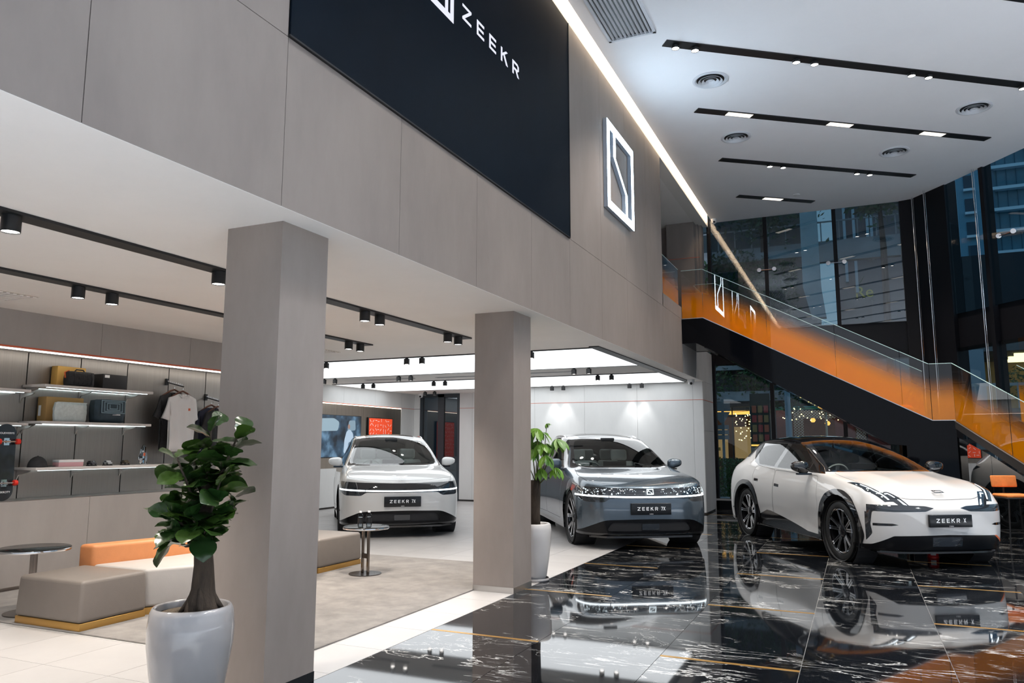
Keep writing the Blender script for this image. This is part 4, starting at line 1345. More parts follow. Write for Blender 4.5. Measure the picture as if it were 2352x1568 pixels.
def car_x(label, paint, loc, rz):
    root = thing('compact_electric_crossover', label, 'car', loc, rz)
    S = [(2.205, 0), (2.195, .28), (2.15, .56), (2.05, .76), (1.89, .875), (1.68, .902), (1.375, .918), (.90, .912), (.48, .900), (.10, .895), (-.40, .895), (-.88, .905), (-1.375, .922), (-1.82, .915), (-2.12, .86), (-2.22, .74), (-2.245, .50), (-2.25, .26), (-2.25, 0)]
    wf = [1, 1, 1, .9, .6, .25, 0, 0, 0, 0, 0, 0, 0, 0, 0, 0, 0, 0, 0]
    wr = [0] * 12 + [0, .3, .7, .9, 1, 1, 1]
    def ring(z, rec, ins, rrec):
        out = []
        for i, (x, y) in enumerate(S):
            zz = z[i] if isinstance(z, list) else z
            ii = ins[i] if isinstance(ins, list) else ins
            out.append((x - rec * wf[i] + rrec * wr[i], max(0, y - ii) if y else 0, zz))
        return out
    zt = [.80, .805, .825, .855, .885, .93, .965, .995, 1.0, 1.01, 1.03, 1.05, 1.08, 1.09, 1.07, 1.05, 1.05, 1.05, 1.05]
    it = [0, 0, .01, .02, .055, .075, .085, .095, .095, .09, .085, .085, .09, .10, .09, .05, .02, 0, 0]
    i4 = [0, 0, 0, 0, .005, .01, .004, .022, .03, .025, .015, .008, .0, .01, .0, 0, 0, 0, 0]
    i2 = [0, 0, 0, .01, .01, .01, .0, .045, .06, .06, .055, .03, .0, .01, .01, 0, 0, 0, 0]
    i3 = [0, 0, 0, 0, 0, 0, 0, .03, .055, .045, .025, .005, 0, 0, 0, 0, 0, 0, 0]
    band = [ring(.235, .16, .14, .12), ring(.20, .05, .02, .05), ring([.33] * 19, .02, i2, .0), ring([.52] * 19, .012, i3, -.005),
            ring([.665, .665, .67, .69, .72, .75, .78, .78, .78, .79, .80, .82, .84, .85, .85, .85, .85, .85, .85], .006, i4, .01), ring(zt, .13, it, .06)]
    top = [
        [(1.86, 0, .936), (1.85, .27, .942), (1.82, .52, .918), (1.76, .74, .928)],
        [(1.45, 0, 1.016), (1.45, .30, 1.024), (1.43, .55, .994), (1.40, .76, 1.0)],
        [(1.08, 0, 1.072), (1.06, .34, 1.074), (.95, .72, 1.05), (.92, .80, 1.035)],
        [(.56, 0, 1.315), (.545, .33, 1.305), (.46, .665, 1.255), (.50, .81, 1.045)],
        [(-.02, 0, 1.515), (-.035, .30, 1.508), (-.10, .575, 1.462), (.10, .81, 1.055)],
        [(-.55, 0, 1.555), (-.55, .31, 1.548), (-.55, .57, 1.50), (-.42, .81, 1.075)],
        [(-1.10, 0, 1.548), (-1.10, .30, 1.54), (-1.10, .56, 1.492), (-.92, .81, 1.095)],
        [(-1.80, 0, 1.515), (-1.79, .29, 1.505), (-1.72, .54, 1.455), (-1.45, .79, 1.14)],
        [(-2.12, 0, 1.27), (-2.10, .29, 1.26), (-2.02, .53, 1.235), (-1.88, .74, 1.15)]]
    cr = [('t', [(3, 0), (3, 1), (3, 2)], .75), ('t', [(3, 2), (4, 2), (5, 2), (6, 2), (7, 2), (8, 2)], .5), ('b', [(1, i) for i in range(19)], .5), ('b', [(5, i) for i in range(0, 6)], .25), ('t', [(3, 3), (4, 3), (5, 3), (6, 3), (7, 3), (8, 3)], .3),
          ('t', [(0, 1), (1, 1), (2, 1), (3, 1)], .85), ('b', [(3, i) for i in range(7, 13)], .6), ('b', [(4, i) for i in range(0, 5)], .45), ('t', [(5, 0), (5, 1), (5, 2)], .2)]
    sh = Shell(band, top, cr)
    R = .362
    xf_, xr_ = 1.375, -1.375
    def arch(x, rad, n=30, sq=1.0):
        return [(x + rad * math.cos(2 * PI * i / n), R + rad * math.sin(2 * PI * i / n)) for i in range(n)]
    def cladp(x, f):
        # angular flared arch trim
        return rpoly([(x + f * a, b) for a, b in ((-.50, .20), (-.50, .46), (-.43, .655), (-.29, .80), (-.09, .865), (.12, .86), (.30, .785), (.42, .645), (.475, .48), (.505, .36), (.46, .27), (.44, .20))], .07, 3)
    for s in (1, -1):
        sd = lambda c, n, s=s: c.y * s > .3
        for x, f in ((xf_, 1), (xr_, 1)):
            sh.cut(cladp(x, f), 'xz', lambda c, n, s=s: c.y * s > .3 and n.y * s > .35, 'cladding#%d%d' % (s, x > 0))
            sh.cut(arch(x, .435, 30), 'xz', sd, 'hole')
        sh.cut([(-1.1, .05), (1.1, .05), (1.1, .255), (.55, .27), (-.55, .445), (-.66, .45), (-.93, .36), (-1.1, .36)], 'xz', sd, 'sill#%d' % s, ANY)
        # black roof band and glass
        rf = [(.92, 1.035), (.46, 1.275), (.02, 1.475), (.02, 1.7), (-1.95, 1.7), (-1.86, 1.40), (-1.55, 1.37), (-1.24, 1.15), (-1.04, 1.095), (-.4, 1.07), (.3, 1.05)]
        sh.cut(rf, 'xz', lambda c, n, s=s: c.y * s > -.001 and n.z > -.2 and c.z > 1.0 and (c.z > 1.42 or c.y * s > .44 and n.y * s > .15), 'roof_black')
        sh.cut(inset_poly(rpoly([(.78, 1.045, .01), (.05, 1.42, .12), (-.30, 1.445, .01), (-.43, 1.07, .01)], .02, 4), .012), 'xz', SIDE(s), 'front_side_window#%d' % s, ['roof_black'])
        sh.cut([(.50, 1.0), (.50, 1.3), (.525, 1.3), (.525, 1.0)], 'xz', SIDE(s), 'roof_black', ['front_side_window#%d' % s])
        sh.cut(inset_poly(rpoly([(-.40, 1.445, .01), (-1.16, 1.405, .06), (-1.36, 1.315, .03), (-1.04, 1.105, .04), (-.51, 1.08, .01)], .02, 4), .012), 'xz', SIDE(s), 'rear_side_window#%d' % s, ['roof_black'])
        sh.cut(rpoly([(-1.46, 1.40, .03), (-1.83, 1.36, .02), (-1.98, 1.22, .02), (-1.58, 1.21, .02)], .02, 3), 'xz', SIDE(s), 'quarter_glass#%d' % s, ANY)
        for nm, dp in (('front_door', [(.84, .25), (.86, .66), (.80, 1.005), (-.44, 1.045), (-.46, .25)]), ('rear_door', [(-.475, .25), (-.455, 1.05), (-1.10, 1.10), (-1.15, .93), (-.96, .62), (-.92, .30)])):
            p = rpoly(dp, .04, 4)
            sh.cut(p, 'xz', SIDE(s), 'panel_gap', ANY)
            sh.cut(inset_poly(p, .0045), 'xz', SIDE(s), nm + '#%d' % s, ['panel_gap'])
        sh.cut(rpoly([(-.28, .80), (-.42, .81), (-.42, .85), (-.28, .84)], .008, 2), 'xz', SIDE(s), 'door_handle#f%d' % s, ['front_door#%d' % s])
        sh.cut(rpoly([(-.94, .85), (-1.08, .86), (-1.08, .90), (-.94, .89)], .008, 2), 'xz', SIDE(s), 'door_handle#r%d' % s, ['rear_door#%d' % s])
        grow = lambda p: inset_poly(p, -.013)
        # tail lamp and headlamp blades
        sh.cut([(-1.92, 1.02), (-2.12, .95), (-2.2, .90), (-2.2, .98), (-2.05, 1.05)], 'xz', SIDE(s), 'tail_lamp#%d' % s, ANY)
        fy = lambda c, n, s=s: c.y * s > .2 and c.x > 1.2 and n.z > -.1
        sh.cut(grow([(1.50, s * .80), (1.60, s * .745), (1.86, s * .69), (2.04, s * .595), (2.02, s * .66), (1.84, s * .775)]), 'xy', fy, 'headlamp#a%d' % s)
        sh.cut(grow([(1.93, s * .65), (1.94, s * .575), (2.03, s * .51), (2.125, s * .44), (2.105, s * .52), (2.01, s * .605)]), 'xy', fy, 'headlamp#%d' % s)
        for q in ([(1.66, .735), (1.87, .69), (2.035, .60), (2.03, .628), (1.875, .715), (1.67, .757)], [(1.945, .625), (1.945, .58), (2.03, .525), (2.025, .55), (1.97, .59), (1.97, .625)], [(2.04, .53), (2.05, .50), (2.12, .445), (2.105, .49)]):
            sh.cut(inset_poly([(a, s * b) for a, b in q], .004), 'xy', fy, 'light_blade#%d%.2f' % (s, q[0][0]), ['headlamp#%d' % s, 'headlamp#a%d' % s])
    wfil = lambda c, n: -.25 < c.x < 1.12 and n.x > .12 and c.z > 1.04
    sh.cut(rpoly([(-.77, 1.06, .01), (-.62, 1.29, .05), (-.525, 1.478, .03), (0, 1.512, .3), (.525, 1.478, .03), (.62, 1.29, .05), (.77, 1.06, .01), (0, 1.076, .3)], .05, 5), 'yz', wfil, 'screen_band')
    sh.cut(rpoly([(-.69, 1.085, .04), (-.565, 1.30, .05), (-.48, 1.448, .05), (0, 1.475, .3), (.48, 1.448, .05), (.565, 1.30, .05), (.69, 1.085, .04)], .05, 5), 'yz', wfil, 'windscreen', ['screen_band'])
    hd = rpoly([(2.10, 0, .3), (2.065, .44, .1), (1.93, .66, .05), (1.5, .74, .2), (1.0, .70, .04), (1.04, .5, .1), (1.10, 0, .2), (1.04, -.5, .1), (1.0, -.70, .04), (1.5, -.74, .2), (1.93, -.66, .05), (2.065, -.44, .1)], .05, 5)
    tf = lambda c, n: n.z > .25 and c.x > .9
    sh.cut(hd, 'xy', tf, 'panel_gap', ANY)
    sh.cut(inset_poly(hd, .005), 'xy', tf, 'hood', ['panel_gap'])
    ft = lambda c, n: c.x > 1.5 and n.x > .10
    ft0, ft = ft, (lambda c, n: c.x > 1.5 and n.x > .42)
    for s in (1, -1):
        sh.cut([(s * a, b) for a, b in rpoly([(.875, .725, .02), (.50, .722, .03), (.25, .712, .02), (.16, .690, .01), (.27, .652, .02), (.60, .645, .03), (.80, .650, .02), (.815, .50, .02), (.80, .40, .02), (.84, .31, .0), (.885, .40, .02), (.905, .55, .02)], .02, 3)], 'yz', ft, 'front_lamp_band#%d' % s)
        sh.cut([(s * a, b) for a, b in ((.80, .515), (.63, .515), (.57, .50), (.64, .487), (.80, .485))], 'yz', ft, 'bumper_blade#%d' % s)
    ft = ft0
    sh.cut(rpoly([(-.93, .255), (-.80, .275), (-.62, .375), (0, .392), (.62, .375), (.80, .275), (.93, .255), (.93, .1), (-.93, .1)], .01, 2), 'yz', ft, 'lower_intake')
    sh.cut([(.62, .375), (.655, .375), (.86, .272), (.80, .265)], 'yz', ft, 'orange_accent', ['lower_intake', ''])
    sh.cut([(-.20, .26), (.16, .26), (.16, .365), (-.20, .365)], 'yz', ft, 'radar_cover', ['lower_intake'])
    P_ = sh.pieces()
    mats = {'': paint, 'cladding': M_GBLK, 'sill': M_GBLK, 'roof_black': M_GBLK, 'panel_gap': M_SEAM, 'screen_band': M_GBLK, 'windscreen': M_CARGL, 'hood': paint, 'front_lamp_band': M_LAMPD, 'light_blade': M_DRL, 'lower_intake': M_INTK, 'radar_cover': M_LAMPD, 'headlamp': M_LAMPD, 'tail_lamp': M_LAMPD, 'quarter_glass': M_GBLK, 'door_handle': M_GBLK, 'bumper_blade': M_GBLK, 'orange_accent': M_ORNG}
    nm2 = {'': 'body_shell', 'cladding': 'wheel_arch_trim', 'sill': 'sill_trim', 'roof_black': 'black_roof', 'screen_band': 'windscreen_surround'}
    for nm, fs in P_.items():
        if nm == 'hole':
            continue
        key = nm.split('#')[0]
        m = mats.get(key) or (M_CARGL if 'window' in key else paint)
        sh.build(fs, nm2.get(key, key), m, root, push=.012 if key == 'cladding' else (-.003 if key == 'panel_gap' else 0))
    sh.bm.free()
    for x in (xf_, xr_):
        for s in (1, -1):
            MB().cyl((x, s * .62, R), (x, s * .88, R), .436, n=28, cap=False).cyl((x, s * .62, R), (x, s * .615, R), .436, n=28).build('wheel_well', M_CABIN, root)
            wheel(root, x, s * .757, R, .235, 'X', steer=0)
    MB().box(-2.0, 1.95, -.74, .74, .19, .30).build('underbody', M_CABIN, root)
    MB().prism([(2.13, .30), (2.09, .56), (1.93, .74), (1.80, .74), (1.80, -.74), (1.93, -.74), (2.09, -.56), (2.13, -.30)][::-1], 'z', .178, .20).build('front_splitter', M_GBLK, root)
    cabin(root, .62, 1.03, .64, -.34, mat('dark_seat_leather', (.07, .07, .075), .5), -.05, -.92)
    for s in (1, -1):
        door_mirror(root, .60, s * .845, 1.115, M_GBLK, s, k=1.0)
    plate(root, 2.19, .55, 'ZEEKR X', w=.52, h=.14)
    emblem(MB(), .12, .075, .012, .003).xf(Matrix.Translation((2.02, 0, .868)) @ Matrix.Rotation(PI / 2, 4, 'Z') @ Matrix.Rotation(-1.28, 4, 'X')).build('hood_emblem', M_GBLK, root)
    return root


w7 = car_7x('white electric SUV with dark lamp band beside the lounge ottoman', M_PAINTW, (-7.82, 11.95, 0), math.radians(-51.8))
g7 = copy_tree(w7)
tag(g7, 'metallic grey electric SUV with starry lamp band by the back wall')
g7.location = (-3.84, 12.36, 0)
g7.rotation_euler = (0, 0, math.radians(-57.9))
for ch in list(g7.children):
    if ch.name.startswith('hood_emblem'):
        bpy.data.objects.remove(ch)
        continue
    for o in [ch] + list(ch.children):
        for sl in o.material_slots:
            if sl.material is M_PAINTW:
                sl.link = 'OBJECT'
                sl.material = M_PAINTG
star_band(g7)
car_x('white electric crossover with black roof on the black marble floor', M_PAINTX, (-.197, 12.05, 0), math.radians(-59.6))
# ================================================================ lounge seating
M_TAUPE = mat('taupe_leather', (.175, .15, .132), .48, noise=.04, nscale=8, bump=.08, bscale=160)
M_CREAM = mat('cream_leather', (.43, .40, .375), .5, noise=.03, nscale=8, bump=.06, bscale=160)
M_ORLEA = mat('orange_leather', (.62, .24, .09), .48, noise=.06, nscale=8, bump=.08, bscale=160)
M_BRASS = mat('brass_plinth', (.52, .30, .09), .38, metal=.8)
def ottoman(x0, x1, y0, y1, h, label):
    t = thing('ottoman', label, 'ottoman', ((x0 + x1) / 2, (y0 + y1) / 2, .012), 0, 'taupe leather ottomans')
    a, b = (x1 - x0) / 2, (y1 - y0) / 2
    MB().box(-a + .008, a - .008, -b + .008, b - .008, 0, .055).build('brass_base', M_BRASS, t, bevel=.003)
    v = [(-a, -b, .055), (a, -b, .055), (a, b, .055), (-a, b, .055), (-a + .012, -b + .012, h), (a - .012, -b + .012, h), (a - .012, b - .012, h), (-a + .012, b - .012, h)]
    MB().add(v, [(3, 2, 1, 0), (4, 5, 6, 7), (0, 1, 5, 4), (1, 2, 6, 5), (2, 3, 7, 6), (3, 0, 4, 7)]).build('cushion', M_TAUPE, t, bevel=.03, seg=4)
    for p, q in (((-a + .045, -b + .0135), (a - .045, -b + .0135)), ((a - .0135, -b + .045), (a - .0135, b - .045))):
        MB().tube([(p[0], p[1], h - .028), (q[0], q[1], h - .028)], .0028, 6).build('piping', M_TAUPE, t)
ottoman(-6.15, -5.385, 4.082, 4.683, .365, 'taupe leather ottoman with brass base nearest the camera')
ottoman(-6.15, -5.425, 6.93, 7.735, .365, 'taupe leather ottoman with brass base beside the table with bottles')
sf = thing('modular_sofa', 'cream leather bench sofa with low orange leather back', 'sofa', (-5.7, 5.8, .012))
fr = [(-5.45, 4.70), (-5.25, 5.06), (-5.17, 5.8), (-5.25, 6.54), (-5.45, 6.90)]
bk = [(-6.28, 4.70), (-6.10, 5.35), (-6.05, 5.8), (-6.10, 6.25), (-6.28, 6.90)]
for a, b in ((0, 2), (2, 4)):
    seatp = [fr[i] for i in range(a, b + 1)] + [(bk[i][0] + .19, bk[i][1]) for i in range(b, a - 1, -1)]
    MB().prism([(x + 5.7, y - 5.8) for x, y in seatp], 'z', .055, .365).build('seat_cushion', M_CREAM, sf, bevel=.028, seg=4)
    MB().prism([(x + 5.705, y - 5.8) for x, y in seatp], 'z', 0, .055).build('brass_base', M_BRASS, sf)
    bp = [(bk[i][0] + .185, bk[i][1]) for i in range(a, b + 1)] + [bk[i] for i in range(b, a - 1, -1)]
    MB().prism([(x + 5.7, y - 5.8) for x, y in bp], 'z', .06, .525).build('orange_backrest', M_ORLEA, sf, bevel=.03, seg=4)

M_DGLASS = mat('smoked_glass_top', (.008, .009, .009), .12, spec=.25, ior=1.3)
def side_table(x, y, h, r, label, rz=0., z0=.012):
    t = thing('side_table', label, 'side table', (x, y, z0), rz, 'round black glass side tables')
    MB().lathe([(.001, h - .022), (r, h - .022), (r + .003, h - .015), (r + .003, h), (r - .004, h + .004), (.001, h + .004)], 48).build('table_top', M_DGLASS, t, smooth=True)
    MB().lathe([(r + .004, h - .024), (r + .006, h - .02), (r + .006, h - .008), (r + .004, h - .004)], 48).build('rim', M_CHROME, t, smooth=True)
    MB().lathe([(.001, 0), (r * .72, 0), (r * .72, .008), (.001, .010)], 40).build('base', mat('dark_bronze_base', (.08, .07, .065), .25, metal=.8), t, smooth=True)
    for s in (-1, 1):
        MB().box(-.012, .012, s * .052 - .011, s * .052 + .011, .008, h - .022).build('post', mat('bronze_post', (.22, .19, .17), .15, metal=1), t)
    MB().box(-.010, .010, -.045, .045, h * .33, h * .33 + .05).build('cross_piece', MATS['bronze_post'], t)
side_table(-6.38, 4.37, .530, .27, 'round black side table behind the nearest ottoman, by the shelves', .7)
side_table(-4.965, 7.145, .505, .245, 'round black side table holding two water bottles', 1.2)
M_PETW = glass_mat('clear_bottle', (.92, .94, .95), 1.0, 1.35)
for dx, dy, lb in ((-.03, -.045, 'left'), (.03, .03, 'right')):
    t = thing('water_bottle', 'small clear water bottle with black label, %s one on the table' % lb, 'bottle', (-4.985 + dx, 7.15 + dy, .522), 0, 'water bottles')
    MB().lathe([(.001, 0), (.027, .001), (.030, .008), (.030, .10), (.026, .118), (.013, .135), (.012, .145)], 20).build('bottle_body', M_PETW, t, smooth=True)
    MB().lathe([(.0305, .035), (.0305, .088)], 20).build('paper_label', M_BLACK, t, smooth=True)
    MB().lathe([(.015, .143), (.015, .16), (.001, .161)], 16).build('cap', M_WHITEPL, t, smooth=True)
    MB().lathe([(.028, .003), (.028, .095), (.001, .095)], 16).build('water', glass_mat('water_clear', (.9, .93, .95), 1, 1.3), t, smooth=True)

# ================================================================ potted plants
M_POT = mat('glazed_grey_pot', (.36, .34, .335), .12, coat=.6, noise=.05, nscale=3)
M_SOIL = mat('soil', (.10, .075, .05), .95, noise=.5, nscale=40, bump=1, bscale=60)
M_BARK = mat('bark', (.05, .035, .024), .9, noise=.6, nscale=14, bump=1, bscale=35, stretch=(1, 1, .3))
def leaf_mat(name, c1, c2, rough):
    m = mat(name, c1, rough, noise=0, coat=.25, coat_rough=.2)
    nt = m.node_tree
    oi = nt.nodes.new('ShaderNodeObjectInfo')
    r = nt.nodes.new('ShaderNodeValToRGB')
    r.color_ramp.elements[0].color = (*c1, 1)
    r.color_ramp.elements[1].color = (*c2, 1)
    nt.links.new(oi.outputs['Random'], r.inputs[0])
    b = nt.nodes['Principled BSDF']
    nt.links.new(r.outputs[0], b.inputs['Base Color'])
    b.inputs['Subsurface Weight'].default_value = 0
    return m
M_FIG = leaf_mat('fig_leaf', (.013, .038, .009), (.045, .088, .013), .25)
M_PACH = leaf_mat('money_tree_leaf', (.06, .17, .015), (.16, .32, .03), .4)
def leaf_mesh(name, L, W, outline, m, fold=.25, curl=.35, nu=8):
    """leaf along +x from the origin; outline(t)->half width factor"""
    v, f = [], []
    nw = 6
    for i in range(nu + 1):
        t = i / nu
        w = W * outline(t)
        zc = -curl * L * t * t * .5
        for j in range(-nw // 2, nw // 2 + 1):
            s = j / (nw / 2)
            ripple = .04 * W * math.sin(t * 17) * abs(s)
            v.append((L * t * (1 - .08 * curl * t), w * s, zc + fold * w * abs(s) + ripple))
    n = nw + 1
    f = [(i * n + j, (i + 1) * n + j, (i + 1) * n + j + 1, i * n + j + 1) for i in range(nu) for j in range(nw)]
    me = bpy.data.meshes.new(name)
    me.from_pydata(v, [], f)
    me.materials.append(m)
    me.shade_smooth()
    return me
fiddle = lambda t: max(.02, (math.sin(PI * min(1, t * 1.02)) ** .55) * (.62 + .42 * t - .18 * math.exp(-((t - .38) / .12) ** 2)))
oval = lambda t: max(.015, math.sin(PI * min(1, t)) ** .8 * (.75 + .3 * t))
def place_leaf(me, parent, p, d, roll, s=1., name='leaf'):
    o = link(name, me, parent)
    q = Vector(d).to_track_quat('X', 'Z')
    o.matrix_local = Matrix.Translation(p) @ q.to_matrix().to_4x4() @ Matrix.Rotation(roll, 4, 'X') @ Matrix.Diagonal((s, s, s, 1))
    return o
rnd = random.Random(11)
pl = thing('potted_fiddle_leaf_fig', 'fiddle leaf fig tree in grey glazed pot beside the near pillar', 'potted plant', (-3.115, 2.985, 0))
MB().lathe([(.001, .0), (.125, .0), (.15, .08), (.185, .28), (.205, .42), (.207, .50), (.198, .575), (.187, .598), (.178, .60), (.170, .592), (.168, .56)], 48).build('pot', M_POT, pl, smooth='all')
MB().lathe([(.172, .565), (.12, .572), (.001, .580)], 32).build('soil', M_SOIL, pl, smooth='all')
tr = [(.065, .0, .55), (.06, .0, .60), (.055, .01, .68), (.062, .0, .80), (.06, -.01, .90), (.05, 0, 1.0), (.06, .01, 1.12), (.045, 0, 1.22)]
MB().tube(tr, [.095, .078, .058, .048, .044, .042, .036, .02], 14).build('trunk', M_BARK, pl, smooth='all')
for k in range(4):
    a = k * 1.55 + .5
    MB().tube([(.062 + .035 * math.cos(a), .035 * math.sin(a), .69), (.065 + .062 * math.cos(a + .2), .062 * math.sin(a + .2), .62), (.065 + .105 * math.cos(a + .3), .105 * math.sin(a + .3), .572)], [.012, .02, .008], 8).build('root', M_BARK, pl, smooth='all')
figs = [leaf_mesh('leaf', .165, .070, fiddle, M_FIG, .16, .5, 11), leaf_mesh('leaf', .155, .074, fiddle, M_FIG, .10, .85, 11), leaf_mesh('leaf', .145, .062, fiddle, M_FIG, .28, .25, 11)]
brs = []
for bx, by, bz, ex, ey, ez in ((.05, 0, .95, -.14, .05, 1.18), (.05, 0, 1.0, .20, -.06, 1.22), (.05, 0, 1.05, -.06, -.10, 1.34), (.05, .01, 1.1, .17, .08, 1.46), (.05, 0, 1.15, .0, .06, 1.50), (.05, 0, .98, -.16, -.05, 1.05), (.05, 0, .97, .12, .12, 1.12), (.05, 0, 1.0, .10, -.13, 1.05), (.05, 0, 1.12, .20, 0, 1.36), (.05, 0, .95, -.02, -.14, 1.06), (.05, 0, 1.1, -.12, .06, 1.36), (.05, 0, .92, .14, -.08, .98), (.05, 0, .9, -.08, -.10, .95)):
    a, b = Vector((bx, by, bz)), Vector((ex, ey, ez))
    mid = (a + b) / 2 + Vector((0, 0, -.03))
    MB().tube([a, mid, b], [.010, .008, .005], 6).build('branch', M_BARK, pl, smooth='all')
    brs.append((a, mid, b))
for a, mid, b in brs:
    for k in range(12):
        t = .25 + .75 * k / 11
        p = a.lerp(mid, t * 2) if t < .5 else mid.lerp(b, t * 2 - 1)
        ang = k * 2.4 + rnd.random()
        out = Vector((math.cos(ang), math.sin(ang), rnd.uniform(.0, 1.1) + (.5 if t > .9 else 0)))
        rad = Vector((p.x - .05, p.y, 0)) * 2.0
        d = (out + rad).normalized()
        place_leaf(rnd.choice(figs), pl, p, d, rnd.uniform(-.8, .8), rnd.uniform(.72, 1.08))
for p, d in (((-.02, -.06, .97), (-.5, -.8, -.55)), ((.09, -.05, .97), (.75, -.6, -.6)), ((-.10, -.03, .93), (-.8, -.3, -.75)), ((.02, -.09, 1.0), (-.1, -1, -.25)), ((.10, -.08, 1.0), (.35, -.9, -.1))):
    place_leaf(figs[0], pl, p, d, 0, 1.1)

p2 = thing('potted_money_tree', 'money tree with thick stump in pale pot behind the far pillar', 'potted plant', (-3.165, 7.62, 0))
MB().lathe([(.001, 0), (.155, 0), (.158, .02), (.150, .03)], 40).build('saucer', M_POT, p2, smooth='all')
MB().lathe([(.115, .022), (.13, .05), (.155, .22), (.178, .42), (.182, .52), (.172, .575), (.160, .585), (.150, .578), (.148, .54)], 48).build('pot', mat('glazed_pale_pot', (.60, .57, .55), .15, coat=.5), p2, smooth='all')
MB().lathe([(.15, .545), (.001, .555)], 32).build('soil', M_SOIL, p2)
MB().tube([(.0, 0, .53), (-.005, 0, .7), (.0, 0, .88), (.005, 0, 1.03)], [.068, .066, .066, .066], 14).build('stump', M_BARK, p2, smooth='all')
pme = [leaf_mesh('leaf', .19, .043, oval, M_PACH, .2, .5, 6), leaf_mesh('leaf', .17, .04, oval, M_PACH, .3, .9, 6)]
def palmate(tip, d, n=6, s=1.):
    d = Vector(d).normalized()
    side = d.cross(Vector((0, 0, 1))).normalized()
    for k in range(n):
        a = (k - (n - 1) / 2) * .62
        dd = d * math.cos(a) + side * math.sin(a) + Vector((0, 0, -.55 - .25 * abs(a)))
        place_leaf(rnd.choice(pme), p2, tip, dd.normalized(), rnd.uniform(-.4, .4), s * rnd.uniform(.8, 1.1))
for st_, tip, d, s in (((.05, 0, .98), (.155, -.02, 1.63), (1, -.3, .8), .35), ((.05, 0, .98), (.10, -.03, 1.54), (.4, -.6, .5), .8), ((.04, .02, .99), (.27, -.02, 1.47), (1, -.3, .1), .95), ((.05, 0, .98), (.26, -.04, 1.17), (.9, -.5, .0), .85), ((.05, 0, .98), (.17, -.10, 1.30), (.2, -.9, 0), 1.0), ((.03, 0, 1.0), (.06, -.06, 1.58), (-.3, -.8, .3), 1.0),
                   ((.03, 0, 1.0), (.02, -.08, 1.36), (-.2, -1, 0), 1.05), ((.03, 0, 1.0), (.12, .05, 1.42), (.8, .4, .2), 1.0), ((.02, 0, 1.0), (-.10, .02, 1.52), (-1, .1, .2), 1.05), ((.02, 0, 1.0), (-.14, -.05, 1.26), (-1, -.3, 0), 1.05), ((.05, 0, 1.0), (.10, -.05, 1.16), (.5, -.8, -.1), .8), ((.02, .02, 1.0), (-.02, .14, 1.45), (-.2, 1, .1), 1.0), ((.05, 0, .98), (.11, -.06, 1.42), (.5, -.8, .1), .95)):
    a, b = Vector(st_), Vector(tip)
    MB().tube([a, a.lerp(b, .5) + Vector((.02, 0, .03)), b], [.007, .005, .003], 6).build('stem', mat('green_stem', (.10, .12, .03), .6), p2, smooth='all')
    palmate(b, d, 6, s)

# ================================================================ display shelves and products
M_SHELF = mat('pale_shelf', (.62, .58, .55), .45)
M_SHLED = emit_mat('shelf_led', (.80, .97, 1.0), 2.6)
def shelf(y0, y1, z, label, t=.028, dp=.35):
    s = thing('display_shelf', label, 'shelf', (-7.85, (y0 + y1) / 2, z), 0, 'display shelves')
    h = (y1 - y0) / 2
    MB().box(0, dp, -h, h, -t, 0).build('board', M_SHELF, s, bevel=.003)
    MB().box(dp - .05, dp - .035, -h + .05, h - .05, -t - .005, -t).build('light_strip', M_SHLED, s)
    MB().box(.02, .03, -h + .05, h - .05, -t - .005, -t).build('light_strip', M_SHLED, s)
    for k in range(int((y1 - y0) / .6) + 1):
        y = -h + .04 + .6 * k
        MB().prism([(0, -t), (.22, -t), (.18, -t - .02), (.03, -t - .05), (0, -t - .10)], 'y', y - .006, y + .006).build('bracket', M_STEEL, s)
shelf(5.10, 6.42, 2.015, 'uppermost display shelf with yellow box and black bag')
shelf(5.09, 6.42, 1.640, 'middle display shelf with white pouch and dark bag')
shelf(5.08, 6.92, 1.172, 'long lowest display shelf with cap and toy cars')
shelf(3.85, 5.06, 1.955, 'upper shelf of the left display bay at frame edge', dp=.21)
shelf(3.85, 5.06, 1.620, 'lower shelf of the left display bay at frame edge', dp=.21)
M_KRAFT = mat('yellow_card', (.62, .36, .09), .7)
M_BLKF = mat('black_fabric', (.022, .022, .024), .8, noise=.4, nscale=14, bump=.5, bscale=30)
def boxed(name, x0, x1, y0, y1, z0, z1, m, label, cat, bev=.004, group=None):
    t = thing(name, label, cat, ((x0 + x1) / 2, (y0 + y1) / 2, z0), 0, group)
    a, b = (x1 - x0) / 2, (y1 - y0) / 2
    MB().box(-a, a, -b, b, 0, z1 - z0).build('carton', m, t, bevel=bev)
    MB().box(-a + .003, a - .003, -b + .003, b - .003, z1 - z0, z1 - z0 + .002).build('lid_seam', m, t)
    return t
boxed('gift_box', -7.84, -7.74, 5.39, 5.72, 2.016, 2.235, M_KRAFT, 'yellow card box standing behind the black bag on top shelf', 'box')
b = boxed('gift_box', -7.80, -7.64, 5.86, 6.17, 2.016, 2.185, mat('black_card', (.02, .02, .022), .5), 'black card box with white sticker on top shelf', 'box')
MB().box(.0801, .081, -.135, -.075, .13, .16).build('sticker', M_WHITEPL, b)
b = boxed('shipping_box', -7.84, -7.70, 5.27, 5.69, 1.641, 1.90, mat('brown_card', (.42, .25, .09), .7), 'brown card box behind the white pouch on middle shelf', 'box')
MB().box(-.05, -.01, -.2115, -.2105, .06, .17).build('sticker', M_WHITEPL, b)
